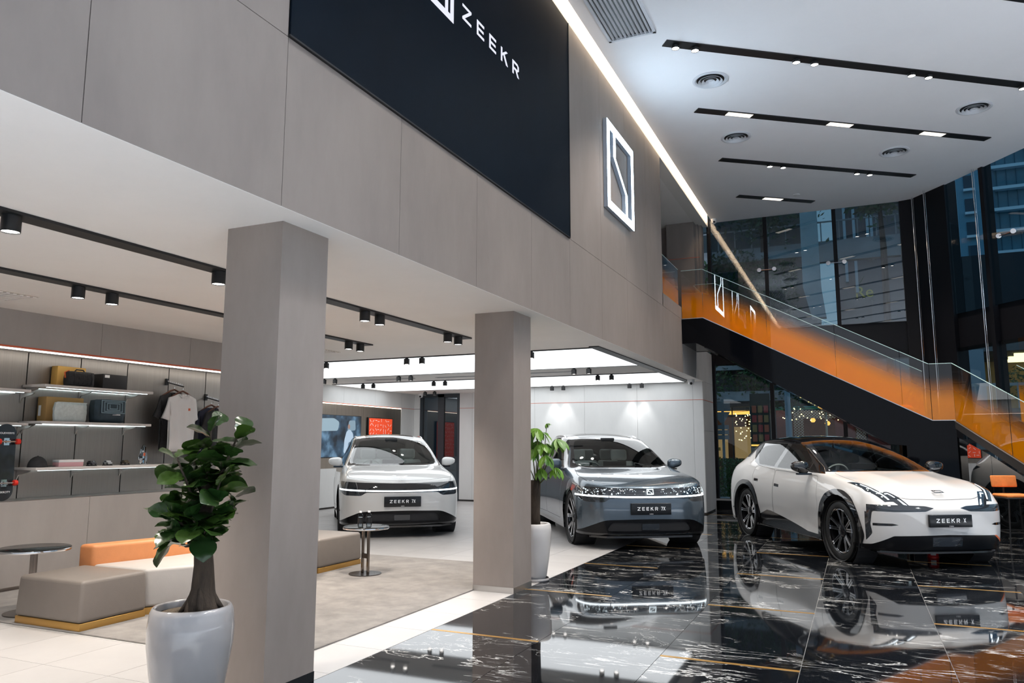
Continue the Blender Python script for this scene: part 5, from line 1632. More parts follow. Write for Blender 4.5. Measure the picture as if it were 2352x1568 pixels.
def soft(name, label, cat, loc, size, m, bulge=.12, parts=()):
    t = thing(name, label, cat, loc)
    bm = bmesh.new()
    bmesh.ops.create_cube(bm, size=1)
    bmesh.ops.subdivide_edges(bm, edges=bm.edges, cuts=5, use_grid_fill=True)
    r = random.Random(len(label))
    for v in bm.verts:
        x, y, z = v.co * 2
        k = 1 + bulge * (1 - y * y) * (1 - z * z)
        e = max(abs(y), abs(z)) ** 6
        v.co = Vector((x * .5 * size[0] * (k - .35 * e), y * .5 * size[1] * (1 - .06 * z * z), (z * .5 + .5) * size[2] * (1 - .03 * y * y)))
        v.co += Vector((r.uniform(-1, 1), r.uniform(-1, 1), r.uniform(-.5, .5))) * .004
    me = bpy.data.meshes.new('soft_body')
    bm.to_mesh(me)
    bm.free()
    me.materials.append(m)
    me.shade_smooth()
    link('soft_body', me, t)
    return t
t = soft('camera_bag', 'black ribbed shoulder bag in front of yellow box', 'bag', (-7.63, 5.565, 2.016), (.12, .30, .165), M_BLKF, .25)
for k in range(5):
    MB().tube([(.062, -.10 + .05 * k, .03), (.074, -.10 + .05 * k, .09), (.06, -.10 + .05 * k, .15)], .006, 6).build('rib', M_BLKF, t, smooth='all')
MB().tube([(.0, -.06, .16), (0, -.04, .185), (0, .04, .185), (0, .06, .16)], .007, 8).build('handle', M_BLKF, t, smooth='all')
MB().tube([(0, -.12, .17), (-.02, -.155, .15), (-.0, -.16, .09)], .008, 6).build('strap', mat('orange_strap', (.6, .12, .03), .6), t)
t = soft('laptop_pouch', 'pale grey felt pouch leaning on brown box', 'bag', (-7.59, 5.46, 1.641), (.05, .36, .205), mat('pale_felt', (.55, .60, .58), .9, noise=.12, nscale=30), .5)
MB().box(.026, .030, -.17, .17, .195, .205).build('seam', MATS['pale_felt'], t)
M_BLUEF = mat('dark_blue_fabric', (.03, .05, .065), .7, noise=.2, nscale=20)
t = soft('messenger_bag', 'dark blue messenger bag with pale concentric square print', 'bag', (-7.62, 5.93, 1.648), (.14, .38, .25), M_BLUEF, .25)
t.rotation_euler = (0, -.05, 0)
M_PRNT = mat('pale_blue_print', (.20, .29, .33), .8)
for k, s in enumerate((1, .78, .56, .34)):
    w_, h_ = .15 * s, .072 * s
    for a, b_, c_, d_ in ((-w_, -h_, w_, -h_ + .008), (-w_, h_ - .008, w_, h_), (-w_, -h_, -w_ + .008, h_), (w_ - .008, -h_, w_, h_)):
        if k == 3 and b_ > 0:
            continue
        MB().box(.0865, .089, a + .01, c_ + .01, .165 + b_, .165 + d_).build('printed_square', M_PRNT, t)
MB().box(.08, .086, .0, .10, .075, .085).build('buckle', M_WHITEPL, t)
MB().box(.075, .087, -.145, .165, .088, .245).build('flap', M_BLUEF, t, bevel=.006)
cp = thing('baseball_cap', 'black baseball cap on the lowest shelf', 'cap', (-7.66, 5.20, 1.172))
bm = bmesh.new()
bmesh.ops.create_uvsphere(bm, u_segments=24, v_segments=12, radius=.092)
bmesh.ops.delete(bm, geom=[v for v in bm.verts if v.co.z < -.004], context='VERTS')
for v in bm.verts:
    v.co.z *= 1.22
me = bpy.data.meshes.new('crown')
bm.to_mesh(me)
bm.free()
me.materials.append(M_BLKF)
me.shade_smooth()
link('crown', me, cp)
vis = [(.085 * math.cos(a) * .95, .06 + .125 * math.sin(a)) for a in [PI * k / 10 for k in range(11)]]
MB().prism([(x, y) for x, y in vis], 'z', .006, .012).build('visor', M_BLKF, cp, bevel=.002)
MB().lathe([(.010, .108), (.008, .115), (.001, .117)], 10).build('top_button', M_BLKF, cp)
bx_ = thing('pink_white_box', 'small box half pink half white on the lowest shelf', 'box', (-7.66, 5.535, 1.172))
MB().box(-.05, .05, -.14, .14, 0, .052).build('pink_base', mat('pink_card', (.62, .34, .36), .6), bx_, bevel=.003)
MB().box(-.052, .052, -.142, .142, .045, .072).build('white_lid', M_WHITEPL, bx_, bevel=.003)
for y, lb, col in ((5.795, 'dark toy car, leftmost of three on the shelf', (.05, .05, .06)), (5.99, 'silver toy car, middle of three on the shelf', (.45, .46, .47)), (6.215, 'black and gold toy car, rightmost of three', (.07, .055, .03))):
    t = thing('model_car', lb, 'toy car', (-7.64, y, 1.172), 0, 'model cars on the shelf')
    MB().box(-.05, .05, -.045, .045, 0, .010).build('display_base', M_BLACK, t)
    cm = mat('toy_%d' % int(y * 100), col, .2, coat=1)
    MB().prism([(-.085, .018), (.085, .018), (.085, .034), (.05, .038), (.028, .056), (-.045, .056), (-.075, .040), (-.085, .036)], 'y', -.03, .03).build('car_body', cm, t, bevel=.004)
    MB().box(-.03, .02, -.0305, .0305, .041, .052).build('windows', M_GBLK, t)
    for sx in (-.05, .052):
        for sy in (-1, 1):
            MB().cyl((sx, sy * .024, .022), (sx, sy * .033, .022), .013, n=12).build('wheel', M_TYRE, t)
    for ch in t.children:
        ch.scale = (.55, 1, 1) if ch.name.startswith('display') else (.55, .9, 1)
tp = thing('crystal_trophy', 'tall clear crystal trophy on the lowest shelf', 'trophy', (-7.66, 6.47, 1.172))
MB().prism([(-.045, 0), (.045, 0), (.05, .08), (.028, .20), (.0, .235), (-.02, .20), (-.05, .09)], 'x', -.018, .018).build('crystal', glass_mat('crystal', (.90, .92, .93), 1, 1.9), tp, bevel=.006)
MB().box(.0185, .0192, -.012, .012, .10, .135).build('red_emblem', M_RED, tp)
MB().box(-.03, .03, -.055, .055, 0, .006).build('foot', M_CHROME, tp)
# clothes rails
def tee(label, x, yc, ztop, m, badge=None):
    t = thing('hanging_t_shirt', label, 't-shirt', (x, yc, ztop))
    out = [(-.075, 0), (-.20, -.05), (-.275, -.30), (-.20, -.325), (-.195, -.28), (-.19, -.70), (.19, -.70), (.195, -.28), (.20, -.325), (.275, -.30), (.20, -.05), (.075, 0), (.05, -.035), (0, -.05), (-.05, -.035)]
    bm = bmesh.new()
    vs_ = [bm.verts.new((0, a, b)) for a, b in out]
    f = bm.faces.new(vs_)
    bmesh.ops.triangulate(bm, faces=[f])
    for _ in range(3):
        bmesh.ops.subdivide_edges(bm, edges=[e for e in bm.edges if e.calc_length() > .05], cuts=1)
        bmesh.ops.triangulate(bm, faces=bm.faces)
    for v in bm.verts:
        v.co.x = .012 * math.sin(v.co.y * 45 + v.co.z * 4) * min(1, -v.co.z / .25) + .03 * (1 - (v.co.y / .28) ** 2)
    g_ = bmesh.ops.extrude_face_region(bm, geom=list(bm.faces))
    bmesh.ops.translate(bm, verts=[e for e in g_['geom'] if isinstance(e, bmesh.types.BMVert)], vec=(-.028, 0, 0))
    bmesh.ops.recalc_face_normals(bm, faces=bm.faces)
    me = bpy.data.meshes.new('shirt')
    bm.to_mesh(me)
    bm.free()
    me.materials.append(m)
    me.shade_smooth()
    link('shirt', me, t)
    MB().tube([(.02, -.075, -.002), (.035, -.045, -.033), (.038, 0, -.046), (.035, .045, -.033), (.02, .075, -.002)], .006, 6).build('collar', m, t, smooth='all')
    MB().tube([(.0, -.17, -.045), (.0, -.07, .015), (0, 0, .04), (0, .07, .015), (0, .17, -.045)], .012, 8).build('hanger', mat('hanger_wood', (.12, .045, .025), .4), t, smooth='all')
    MB().tube([(0, 0, .04), (0, 0, .07), (0, .015, .085), (0, .03, .075)], .003, 6).build('hook', M_CHROME, t)
    if badge:
        MB().box(.034, .0365, .07, .10, -.20, -.17).build('chest_badge', M_RED, t)
    return t
M_TEEW = mat('white_cotton', (.72, .71, .70), .9)
tee('white t-shirt with small red badge hanging in front', -7.60, 6.94, 2.02, M_TEEW, True)
tee('black t-shirt hanging behind the white one', -7.70, 6.90, 2.04, M_BLKF)
tee('dark t-shirt with pink collar partly behind the fig', -7.62, 7.55, 1.86, M_BLKF)
tee('dark navy t-shirt on the lower clothes rail', -7.72, 7.53, 1.88, mat('navy_cotton', (.03, .035, .06), .9))
for y, z, n, lb in ((6.91, 2.12, 8, 'upper chrome clothes rail holding two t-shirts'), (7.55, 1.965, 10, 'lower chrome clothes rail beside the near pillar')):
    t = thing('clothes_rail', lb, 'clothes rail', (-7.855, y, z))
    MB().bar((0, 0, .06), (.30, 0, -.01), .012, .014).build('arm', M_BLACK, t)
    MB().box(0, .02, -.02, .02, .02, .10).build('wall_plate', M_BLACK, t)
    for k in range(n):
        x = .03 + .27 * k / n
        MB().tube([(x, 0, .06 - .23 * x), (x, 0, .085 - .23 * x)], .003, 6).build('pin', M_CHROME, t)
# skateboard
sk = thing('skateboard', 'black skateboard with red wheels leaning in the display niche', 'skateboard', (-7.59, 4.822, .860))
sk.rotation_euler = (0, -.03, 0)
M_DECK = mat('skate_deck_black', (.02, .022, .026), .2, coat=.6)
dk = []
for k in range(17):
    a = PI * k / 16
    dk.append((.098 * math.cos(a), .645 + .098 * math.sin(a)))
for k in range(17):
    a = PI + PI * k / 16
    dk.append((.098 * math.cos(a), .098 + .098 * math.sin(a)))
MB().prism(dk, 'x', 0, .010).build('deck', M_DECK, sk)
MB().prism([(a * 1.004, b) for a, b in dk], 'x', -.004, 0.0).build('deck_edge', mat('skate_wood', (.45, .25, .10), .5), sk)
for z in (.57, .17):
    MB().box(.010, .022, -.026, .026, z - .035, z + .035).build('truck_base', M_CHROME, sk)
    MB().prism([(.02, z - .03), (.055, z - .012), (.055, z + .012), (.02, z + .03)], 'y', -.02, .02).build('truck_hanger', M_CHROME, sk) if False else MB().box(.02, .05, -.02, .02, z - .014, z + .014).build('truck_hanger', M_CHROME, sk)
    MB().cyl((.048, -.105, z), (.048, .105, z), .008, n=10).build('axle', M_CHROME, sk)
    for s in (-1, 1):
        MB().cyl((.048, s * .075, z), (.048, s * .110, z), .028, n=20).build('wheel', mat('red_urethane', (.75, .03, .015), .4), sk, bevel=.005)
for txt, z in (('YOUEWERMS', .645), ('EZEEKRCITY', .075)):
    tx = text_mesh('deck_lettering', txt, .026, M_PLTXT, sk)
    tx.matrix_local = Matrix.Translation((.0108, 0, z)) @ Matrix.Rotation(PI / 2, 4, 'Z') @ Matrix.Rotation(PI / 2, 4, 'X')

# ================================================================ television and red pictures in the bay
tv = thing('television', 'wide television showing a blue cabin scene behind the white car', 'television', (XT, 14.19, 1.115))
MB().box(-.01, .04, -.84, .84, 0, .955).build('bezel', M_BLACK, tv, bevel=.004)
def screen_mat():
    m = emit_mat('tv_picture', (.1, .2, .35), .8)
    nt = m.node_tree
    tc = nt.nodes.new('ShaderNodeTexCoord')
    n = nt.nodes.new('ShaderNodeTexNoise')
    n.inputs['Scale'].default_value = 3.2
    n.inputs['Detail'].default_value = 3
    r = nt.nodes.new('ShaderNodeValToRGB')
    els = r.color_ramp.elements
    els[0].position, els[0].color = .35, (.006, .012, .022, 1)
    els[1].position, els[1].color = .72, (.16, .30, .45, 1)
    e = els.new(.52)
    e.color = (.03, .07, .12, 1)
    nt.links.new(tc.outputs['Object'], n.inputs['Vector'])
    nt.links.new(n.outputs['Fac'], r.inputs[0])
    nt.links.new(r.outputs[0], nt.nodes['Principled BSDF'].inputs['Emission Color'])
    return m
MB().box(.04, .0415, -.825, .825, .015, .94).build('picture', screen_mat(), tv)
def flat(poly, col, nm, es=.8, x=.0425):
    MB().prism(poly, 'x', .0415, x).build(nm, emit_mat('print_' + nm, col, es), tv)
flat(rpoly([(-.72, .58), (-.05, .60), (.0, .80), (-.20, .88), (-.72, .86)], .06), (.30, .42, .50), 'printed_window')
flat(rpoly([(.30, .60), (.62, .62), (.60, .85), (.36, .84)], .05), (.22, .32, .40), 'printed_rear_window')
flat(rpoly([(.18, .10), (.30, .08), (.36, .35), (.55, .36), (.52, .55), (.40, .64), (.28, .60), (.20, .40)], .05), (.45, .58, .72), 'printed_figure', x=.0428)
flat([(.36 + .045 * math.cos(k * PI / 6), .70 + .055 * math.sin(k * PI / 6)) for k in range(12)], (.35, .22, .18), 'printed_head', x=.0428)
def red_art(loc, rot, label, w=1.0, h=1.0, seed=2):
    t = thing('red_picture', label, 'picture', loc)
    t.rotation_euler = (0, 0, rot)
    MB().box(0, .03, -w / 2 - .02, w / 2 + .02, -.02, h + .02).build('frame', M_BLACK, t, bevel=.003)
    MB().box(.03, .034, -w / 2, w / 2, 0, h).build('canvas', mat('red_canvas', (.72, .06, .02), .6, emit=(.9, .10, .03), es=.35), t)
    r = random.Random(seed)
    m = MB()
    for i in range(9):
        for j in range(9):
            y = -w / 2 + w * (i + .5 + r.uniform(-.2, .2)) / 9
            z = h * (j + .5 + r.uniform(-.2, .2)) / 9
            a = r.choice((0, PI / 2, PI / 4, -PI / 4))
            l = .038
            d = (math.cos(a) * l, math.sin(a) * l)
            if abs(y) + abs(d[0]) < w / 2 and l < z < h - l:
                m.bar((.0345, y - d[0], z - d[1]), (.0345, y + d[0], z + d[1]), .010, .0015, (1, 0, 0))
    o = m.build('line_pattern', mat('print_white', (.85, .75, .7), .6, emit=(1, .85, .8), es=.25), t)
    o['kind'] = 'stuff'
    return t
red_art((XT, 15.86, 1.04), 0, 'red picture with short white strokes beside the television')

# ================================================================ right corner: bar stool, counter, red canister
bs = thing('bar_stool', 'orange leather bar stool with black metal legs at the right edge', 'bar stool', (1.92, 12.52, 0), .35)
M_STOOL = mat('orange_suede', (.72, .22, .05), .7, noise=.15, nscale=14)
MB().box(-.19, .19, -.19, .19, .70, .745).build('seat', M_STOOL, bs, bevel=.02, seg=3)
MB().box(-.20, .20, -.20, .20, .685, .705).build('seat_shell', M_BLACK, bs, bevel=.006)
o = MB().box(-.17, .17, -.015, .02, 0, .16).xf(Matrix.Translation((-.02, .17, .83)) @ Matrix.Rotation(-.15, 4, 'X')).build('backrest', M_STOOL, bs, bevel=.015, seg=3)
MB().tube([(-.02, .17, .70), (-.02, .21, .74), (-.02, .20, .86)], .014, 8).build('back_post', M_BLACK, bs)
for sx in (-1, 1):
    for sy in (-1, 1):
        MB().tube([(sx * .15, sy * .15, .69), (sx * .21, sy * .21, 0)], .011, 8).build('leg', M_BLACK, bs)
for a, b in (((-.19, -.19), (.19, -.19)), ((.19, -.19), (.19, .19)), ((.19, .19), (-.19, .19)), ((-.19, .19), (-.19, -.19))):
    MB().tube([(*a, .24), (*b, .24)], .008, 6).build('footrest_bar', M_BLACK, bs)
ct = thing('grey_counter', 'grey slab-sided high counter at the right frame edge', 'counter', (2.45, 12.05, 0), -.2)
MB().box(-.35, .35, -.03, .03, 0, .84).build('end_panel', mat('counter_grey', (.33, .33, .35), .5), ct, bevel=.004)
MB().box(-.40, .40, -1.2, .04, .84, .88).build('counter_top', MATS['counter_grey'], ct, bevel=.004)
rc = thing('red_canister', 'red labelled canister standing under the front of white crossover', 'canister', (.80, 11.25, 0))
MB().lathe([(.001, 0), (.062, 0), (.066, .006), (.066, .12), (.055, .135), (.02, .14), (.001, .14)], 24).build('canister_body', mat('red_tin', (.60, .02, .03), .3), rc, smooth=True)
MB().lathe([(.068, .0), (.069, .008), (.068, .012)], 24).build('bottom_ring', mat('red_ring', (.8, .03, .02), .3), rc, smooth=True)
MB().box(-.03, .03, -.0675, -.0655, .03, .09).build('paper_label', M_WHITEPL, rc)
# ================================================================ outside the glass
M_ASPH = mat('asphalt', (.05, .052, .055), .8, noise=.3, nscale=3)
M_CONC = mat('concrete', (.34, .36, .37), .85, noise=.2, nscale=1.2)
M_CONCD = mat('dark_concrete', (.12, .13, .135), .85, noise=.3, nscale=1.2)
struct(MB().box(-60, 80, 17.7, 160, -.3, -.06).build('ground', M_ASPH))
struct(MB().box(9.0, 80, -60, 17.7, -.3, -.06).box(-60, 9, -60, -4, -.3, -.06).build('ground_bounce', mat('pale_bounce_paving', (.55, .54, .52), .8, noise=.1, nscale=1)))  # pale part is unseen ground added to bounce sky light up into the hall
tag(MB().box(-14, 14, 20.2, 20.4, -.06, .08).box(-14, 14, 18.0, 20.2, -.06, .04).build('pavement', M_CONC), 'pale kerb and pavement outside the back window', 'pavement')
# ivy covered retaining wall
iv = thing('ivy_wall', 'dark green ivy covering a concrete retaining wall outside', 'ivy wall', (-4, 24.6, 0))
MB().box(-9, 3.1, 0, .6, 2.6, 7.2).build('wall', M_CONCD, iv)
MB().box(-9, 3.1, -.12, 0, 7.15, 7.4).build('coping', M_CONC, iv)
MB().box(-9, 3.1, -.25, 0, 3.72, 4.0).build('ledge', M_CONC, iv)
MB().box(-9, 3.1, -.25, 0, 2.75, 3.05).build('ledge', M_CONC, iv)
r = random.Random(5)
def leaves(n, fn, s0, s1, m, name, parent, lab=None):
    v, f = [], []
    for _ in range(n):
        p = Vector(fn(r))
        d = Vector((r.uniform(-1, 1), r.uniform(-1, .3), r.uniform(-1, .6))).normalized()
        u_ = d.cross(Vector((r.uniform(-1, 1), r.uniform(-1, 1), .3))).normalized()
        w_ = d.cross(u_)
        s = r.uniform(s0, s1)
        k = len(v)
        v += [p, p + (d + u_ * .45) * s * .5, p + d * s, p + (d - u_ * .45) * s * .5 + w_ * s * .1]
        f.append((k, k + 1, k + 2, k + 3))
    me = bpy.data.meshes.new(name)
    me.from_pydata([tuple(x) for x in v], [], f)
    me.materials.append(m)
    o = link(name, me, parent)
    o['kind'] = 'stuff'
    return o
M_IVY = mat('ivy_leaf', (.035, .09, .03), .6, noise=.6, nscale=1.5)
def ivp(r):
    x = r.uniform(-9, 2.6)
    z = 2.7 + 4.6 * r.random() + .3 * math.sin(x * 2.1)
    return (x, -.02 - abs(r.gauss(0, .16)) - .18 * max(0, math.sin(x * 1.7 + z * 1.1)), z)
leaves(16000, ivp, .08, .20, M_IVY, 'ivy_leaves', iv)
def tree(name, label, loc, h, rad, n, m, group=None):
    t = thing(name, label, 'tree', loc, 0, group)
    MB().tube([(0, 0, -5.56), (.05, .02, h * .5), (0, 0, h)], [.12, .09, .04], 8).build('trunk', M_BARK, t)
    leaves(n, lambda r: (r.gauss(0, rad * .45), r.gauss(0, rad * .45), h + r.gauss(0, rad * .4)), .12, .26, m, 'foliage', t)
tree('street_tree', 'leafy tree overhanging the ivy wall at left', (-2.6, 26.4, 5.5), 4.2, 1.5, 2600, M_IVY, 'trees outside')
tree('street_tree', 'leafy tree right of the concrete column outside', (.95, 23.9, 5.5), 3.2, .7, 1300, mat('tree_green', (.07, .15, .05), .6), 'trees outside')
# elevated concrete structure
tag(MB().prism([(-1.18, 5.9), (-.98, 5.0), (-.60, 5.0), (-.70, 5.9), (-.76, 12), (-1.16, 12)], 'y', 23.0, 23.4).build('concrete_column', mat('pale_concrete', (.45, .52, .54), .8, noise=.15, nscale=2)), 'tall pale concrete column before the ivy wall outside', 'column')
wlk = thing('elevated_walkway', 'concrete walkway parapet with railing above the ivy', 'walkway', (-2, 28.8, 7.9))
MB().box(-8, 4, 0, .3, 0, .75).build('parapet', M_CONC, wlk)
for k in range(20):
    MB().box(-7.8 + .6 * k, -7.76 + .6 * k, -.05, 0, .75, 1.45).build('railing_post', M_CONC, wlk)
MB().box(-8, 4, -.05, 0, 1.42, 1.47).build('handrail', M_CONC, wlk)
for x in (-7, -1.5):
    MB().box(x, x + .4, 0, .3, -7.96, 0).build('support_column', M_CONC, wlk)
kb = 33.5 / 28.5
blk = thing('grey_building', 'dark grey building with bright vertical strips and a wall sign', 'building', (1.2 * kb, 33.5, 1.405 * (1 - kb)))
blk.scale = (kb, kb, kb)
MB().box(-1.6, 1.9, 0, 6, 0, 16).build('wall', mat('slate_wall', (.10, .13, .15), .7, noise=.15, nscale=.8), blk)
M_STRIP = mat('pale_strip', (.50, .62, .68), .5)
for x, z0 in ((-1.25, 7.0), (-.95, 6.6), (-.52, 7.75), (-.40, 7.75)):
    MB().box(x, x + .09, -.25, 0, z0, 16).build('vertical_fin', M_STRIP, blk)
MB().box(-1.4, -.5, -.3, 0, 5.4, 6.4).build('recessed_bay', M_CONCD, blk)
M_SGN = mat('sign_yellow', (.55, .45, .10), .5, emit=(.6, .5, .1), es=.25)
for txt, sz, z, m in (('Re', .55, 6.45, M_SGN), ('REST', .30, 6.15, mat('sign_dim', (.16, .17, .17), .5))):
    tx = text_mesh('sign_lettering', txt, sz, m, blk, .02)
    tx.matrix_local = Matrix.Translation((-.70, -.04, z)) @ Matrix.Rotation(PI / 2, 4, 'X')
lf = leaf_mesh('sign_leaf', .32, .10, oval, mat('sign_green', (.10, .35, .08), .5), 0, 0, 6)
place_leaf(lf, blk, (-.66, -.06, 7.2), (-.5, 0, -.8), 0, 1, 'sign_leaf')
dk_ = thing('dark_office_block', 'dark office block rising behind the ivy wall at left', 'building', (-11, 38, 0))
MB().box(-14, 9.6, 0, 6, 0, 20).build('wall', mat('office_dark', (.03, .05, .055), .6, noise=.3, nscale=.3), dk_)
for i in range(14):
    for j in range(5):
        MB().box(-12 + 1.5 * i, -11.2 + 1.5 * i, -.04, 0, 7.2 + 2.4 * j, 8.6 + 2.4 * j).build('window', mat('office_window', (.02, .05, .06), .1), dk_)
# street level: shops, pavilion, canopy
M_WARM = emit_mat('warm_shop_light', (1, .42, .08), 2.2)
sh_ = thing('shop_front', 'low brown shop front with glowing orange eaves strip outside', 'shop', (-5.2, 30.5, 0))
MB().box(-3.5, 2.1, 0, 2, 0, 2.5).build('wall', mat('brown_shop_wall', (.10, .055, .03), .7, noise=.3, nscale=1), sh_)
MB().box(-3.6, 2.3, -.9, .1, 2.70, 2.95).build('fascia_board', M_CONCD, sh_)
MB().box(-3.5, 2.0, -.7, -.6, 2.55, 2.68).build('eaves_light', M_WARM, sh_)
for k in range(5):
    MB().box(-2.9 + k * .95, -2.2 + k * .95, -.02, 0, .9, 2.1).build('shop_window', emit_mat('shop_window_glow', (.9, .5, .2), .35), sh_)
for k in range(3):
    MB().box(-.6, .5, -1.0 - .02 * k, -.9, .5 + .35 * k, .62 + .35 * k).build('yellow_stripe_board', mat('yellow_board', (.45, .32, .05), .6), sh_)
pv = thing('red_pavilion', 'red brown pavilion with white lattice screens and warm lamps', 'pavilion', (-.6, 30, 0))
M_REDW = mat('red_brown_wall', (.16, .035, .025), .6, noise=.2, nscale=2)
for x0, x1 in ((-2.1, -1.55), (-.1, .55), (.95, 1.8), (2.1, 3.0)):
    MB().box(x0, x1, 0, .3, 0, 2.75).build('pier', M_REDW, pv)
MB().box(-2.1, 3.0, 1.2, 1.4, 0, 2.7).build('back_wall', mat('pavilion_inside', (.25, .12, .07), .7, noise=.3, nscale=1.5), pv)
MB().box(-2.2, 3.2, -.5, 1.4, 2.82, 3.0).build('roof', mat('brown_roof', (.22, .10, .04), .6), pv)
MB().box(-2.2, 3.0, -.5, -.4, 2.70, 2.78).build('roof_light', emit_mat('cool_roof_light', (.85, .9, 1), 4), pv)
M_LATT = mat('lattice_cream', (.62, .55, .45), .6)
for x0, x1 in ((-1.5, -1.15), (.6, .9)):
    w_ = MB()
    z = .3
    while z < 2.65:
        for k in range(3):
            xx = x0 + (k + .5) * (x1 - x0) / 3
            w_.bar((xx - .05, -.02, z), (xx + .05, -.02, z + .10), .016, .02, (0, 1, 0)).bar((xx + .05, -.02, z), (xx - .05, -.02, z + .10), .016, .02, (0, 1, 0))
        z += .10
    tag(w_.build('lattice_screen', M_LATT, pv), kind='stuff')
w_ = MB()
for k in range(26):
    for j in range(3):
        xx, zz = -1.1 + .105 * k, 2.62 - .1 * j
        w_.bar((xx - .05, -.02, zz - .05), (xx + .05, -.02, zz + .05), .014, .02, (0, 1, 0)).bar((xx + .05, -.02, zz - .05), (xx - .05, -.02, zz + .05), .014, .02, (0, 1, 0))
tag(w_.build('lattice_frieze', M_LATT, pv), kind='stuff')
for x, z in ((-.85, 2.32), (-.35, 2.2), (.2, 2.3), (1.2, 2.2)):
    MB().lathe([(.001, .09), (.06, .07), (.10, 0), (.06, -.07), (.001, -.08)], 12, (x, .4, z)).build('hanging_lamp', M_WARM, pv, smooth=True)
cn = thing('green_canopy', 'green sloping canopy roof before the red pavilion', 'canopy', (-2.1, 27.3, 0))
MB().add([(-1.2, 0, 2.62), (1.3, 0, 2.66), (1.3, 1.6, 2.98), (-.9, 1.6, 2.95), (-1.2, 0, 2.56), (1.3, 0, 2.60), (1.3, 1.6, 2.92), (-.9, 1.6, 2.89)], [(0, 1, 2, 3), (7, 6, 5, 4), (0, 4, 5, 1), (1, 5, 6, 2), (3, 2, 6, 7), (0, 3, 7, 4)]).build('roof_sheet', mat('green_sheet', (.04, .26, .20), .5), cn)
for x in (-1.0, .1, 1.2):
    MB().cyl((x, .2, -.06), (x, .2, 2.6), .035, n=10).build('post', M_CONC, cn)
st2 = thing('string_lights', 'cluster of warm string lights hanging by the shop', 'string lights', (-3.2, 26.6, 1.7))
w_ = MB()
for k in range(130):
    x, z = (r.uniform(-.55, .45), r.uniform(-.15, .75)) if k < 80 else (r.uniform(1.0, 3.4), r.choice((.55, .65, .75, .85)) + r.uniform(-.05, .05))
    w_.box(x - .012, x + .012, -.012, .012, z - .012, z + .012)
tag(w_.build('bulbs', emit_mat('string_bulb', (1, .68, .22), 14), st2), kind='stuff')
MB().tube([(-.6, 0, .8), (1, 0, .92), (3.5, 0, .95)], .006, 5).build('wire', M_BLACK, st2)
for x in (-.6, 3.5):
    MB().cyl((x, 0, -1.76), (x, 0, .98), .02, n=8).build('pole', M_BLACK, st2)
mb_ = thing('menu_board', 'tall dark menu board with small pictures outside the window', 'sign', (-2.45, 22.5, 0))
MB().box(-.27, .27, 0, .08, 1.35, 2.85).build('board', mat('board_dark', (.03, .05, .045), .5), mb_)
for i in range(3):
    for j in range(4):
        MB().box(-.22 + .16 * i, -.10 + .16 * i, -.01, 0, 1.5 + .27 * j, 1.7 + .27 * j).build('menu_photo', emit_mat('menu_photo_%d' % ((i + j) % 3), ((.35, .12, .08), (.25, .2, .1), (.3, .05, .06))[(i + j) % 3], .18), mb_)
MB().box(-.27, .27, -.012, 0, 1.38, 1.42).build('gold_strip', M_WARM, mb_)
for x in (-.2, .2):
    MB().cyl((x, .04, -.06), (x, .04, 1.35), .03, n=8).build('leg', M_CONC, mb_)
sp_ = thing('street_sign_post', 'grey back of traffic signs on a pole outside', 'traffic sign', (-3.17, 20.5, 0))
M_SIGB = mat('sign_back_grey', (.20, .27, .30), .6)
MB().cyl((0, 0, -.06), (0, 0, 2.6), .035, n=10).build('pole', M_SIGB, sp_)
MB().box(-.24, .20, -.06, -.04, 2.28, 2.52).build('sign_plate', M_SIGB, sp_)
MB().prism([(-.24, 2.26), (.2, 2.26), (.03, 1.98), (-.06, 1.98)], 'y', -.06, -.04).build('sign_plate', M_SIGB, sp_)
for k in range(3):
    MB().box(-.16, .15, -.06, -.04, 1.55 + .13 * k, 1.66 + .13 * k).build('sign_plate', M_SIGB, sp_)
tag(MB().cyl((-1.67, 22, -.06), (-1.67, 22, 4.2), .075, n=14).build('blue_grey_pole', mat('pole_blue', (.22, .33, .40), .5)), 'thick blue grey pole standing outside the back window', 'pole')
bu = thing('clipped_shrub', 'small green shrub outside the window behind crossover', 'shrub', (-2.72, 18.35, 0))
MB().tube([(0, 0, .041), (0, 0, .6)], [.03, .015], 6).build('stem', M_BARK, bu)
leaves(2600, lambda r: (r.gauss(0, .17), r.gauss(0, .14), .25 + .85 * r.random() ** 1.2), .03, .065, mat('shrub_green', (.09, .20, .05), .6, noise=.5, nscale=8), 'foliage', bu)
bu2 = thing('low_hedge', 'low dark hedge at the foot of the back window', 'hedge', (-1.4, 18.45, 0))
MB().box(-.2, 2.4, -.15, .15, .045, .25).build('hedge_core', M_IVY, bu2)
leaves(2500, lambda r: (r.uniform(-.2, 2.4), r.gauss(0, .16), .15 + .4 * r.random()), .03, .07, M_IVY, 'foliage', bu2)
gr_ = thing('guard_rail', 'dull red rail along the street outside', 'rail', (-2.5, 21.25, -.06))
MB().box(-6.5, 6.5, -.05, .05, .41, .61).build('rail_beam', mat('rail_red', (.22, .06, .09), .5), gr_)
for k in range(7):
    MB().box(-6.3 + 2.1 * k, -6.2 + 2.1 * k, .05, .12, 0, .6).build('rail_post', M_CONC, gr_)
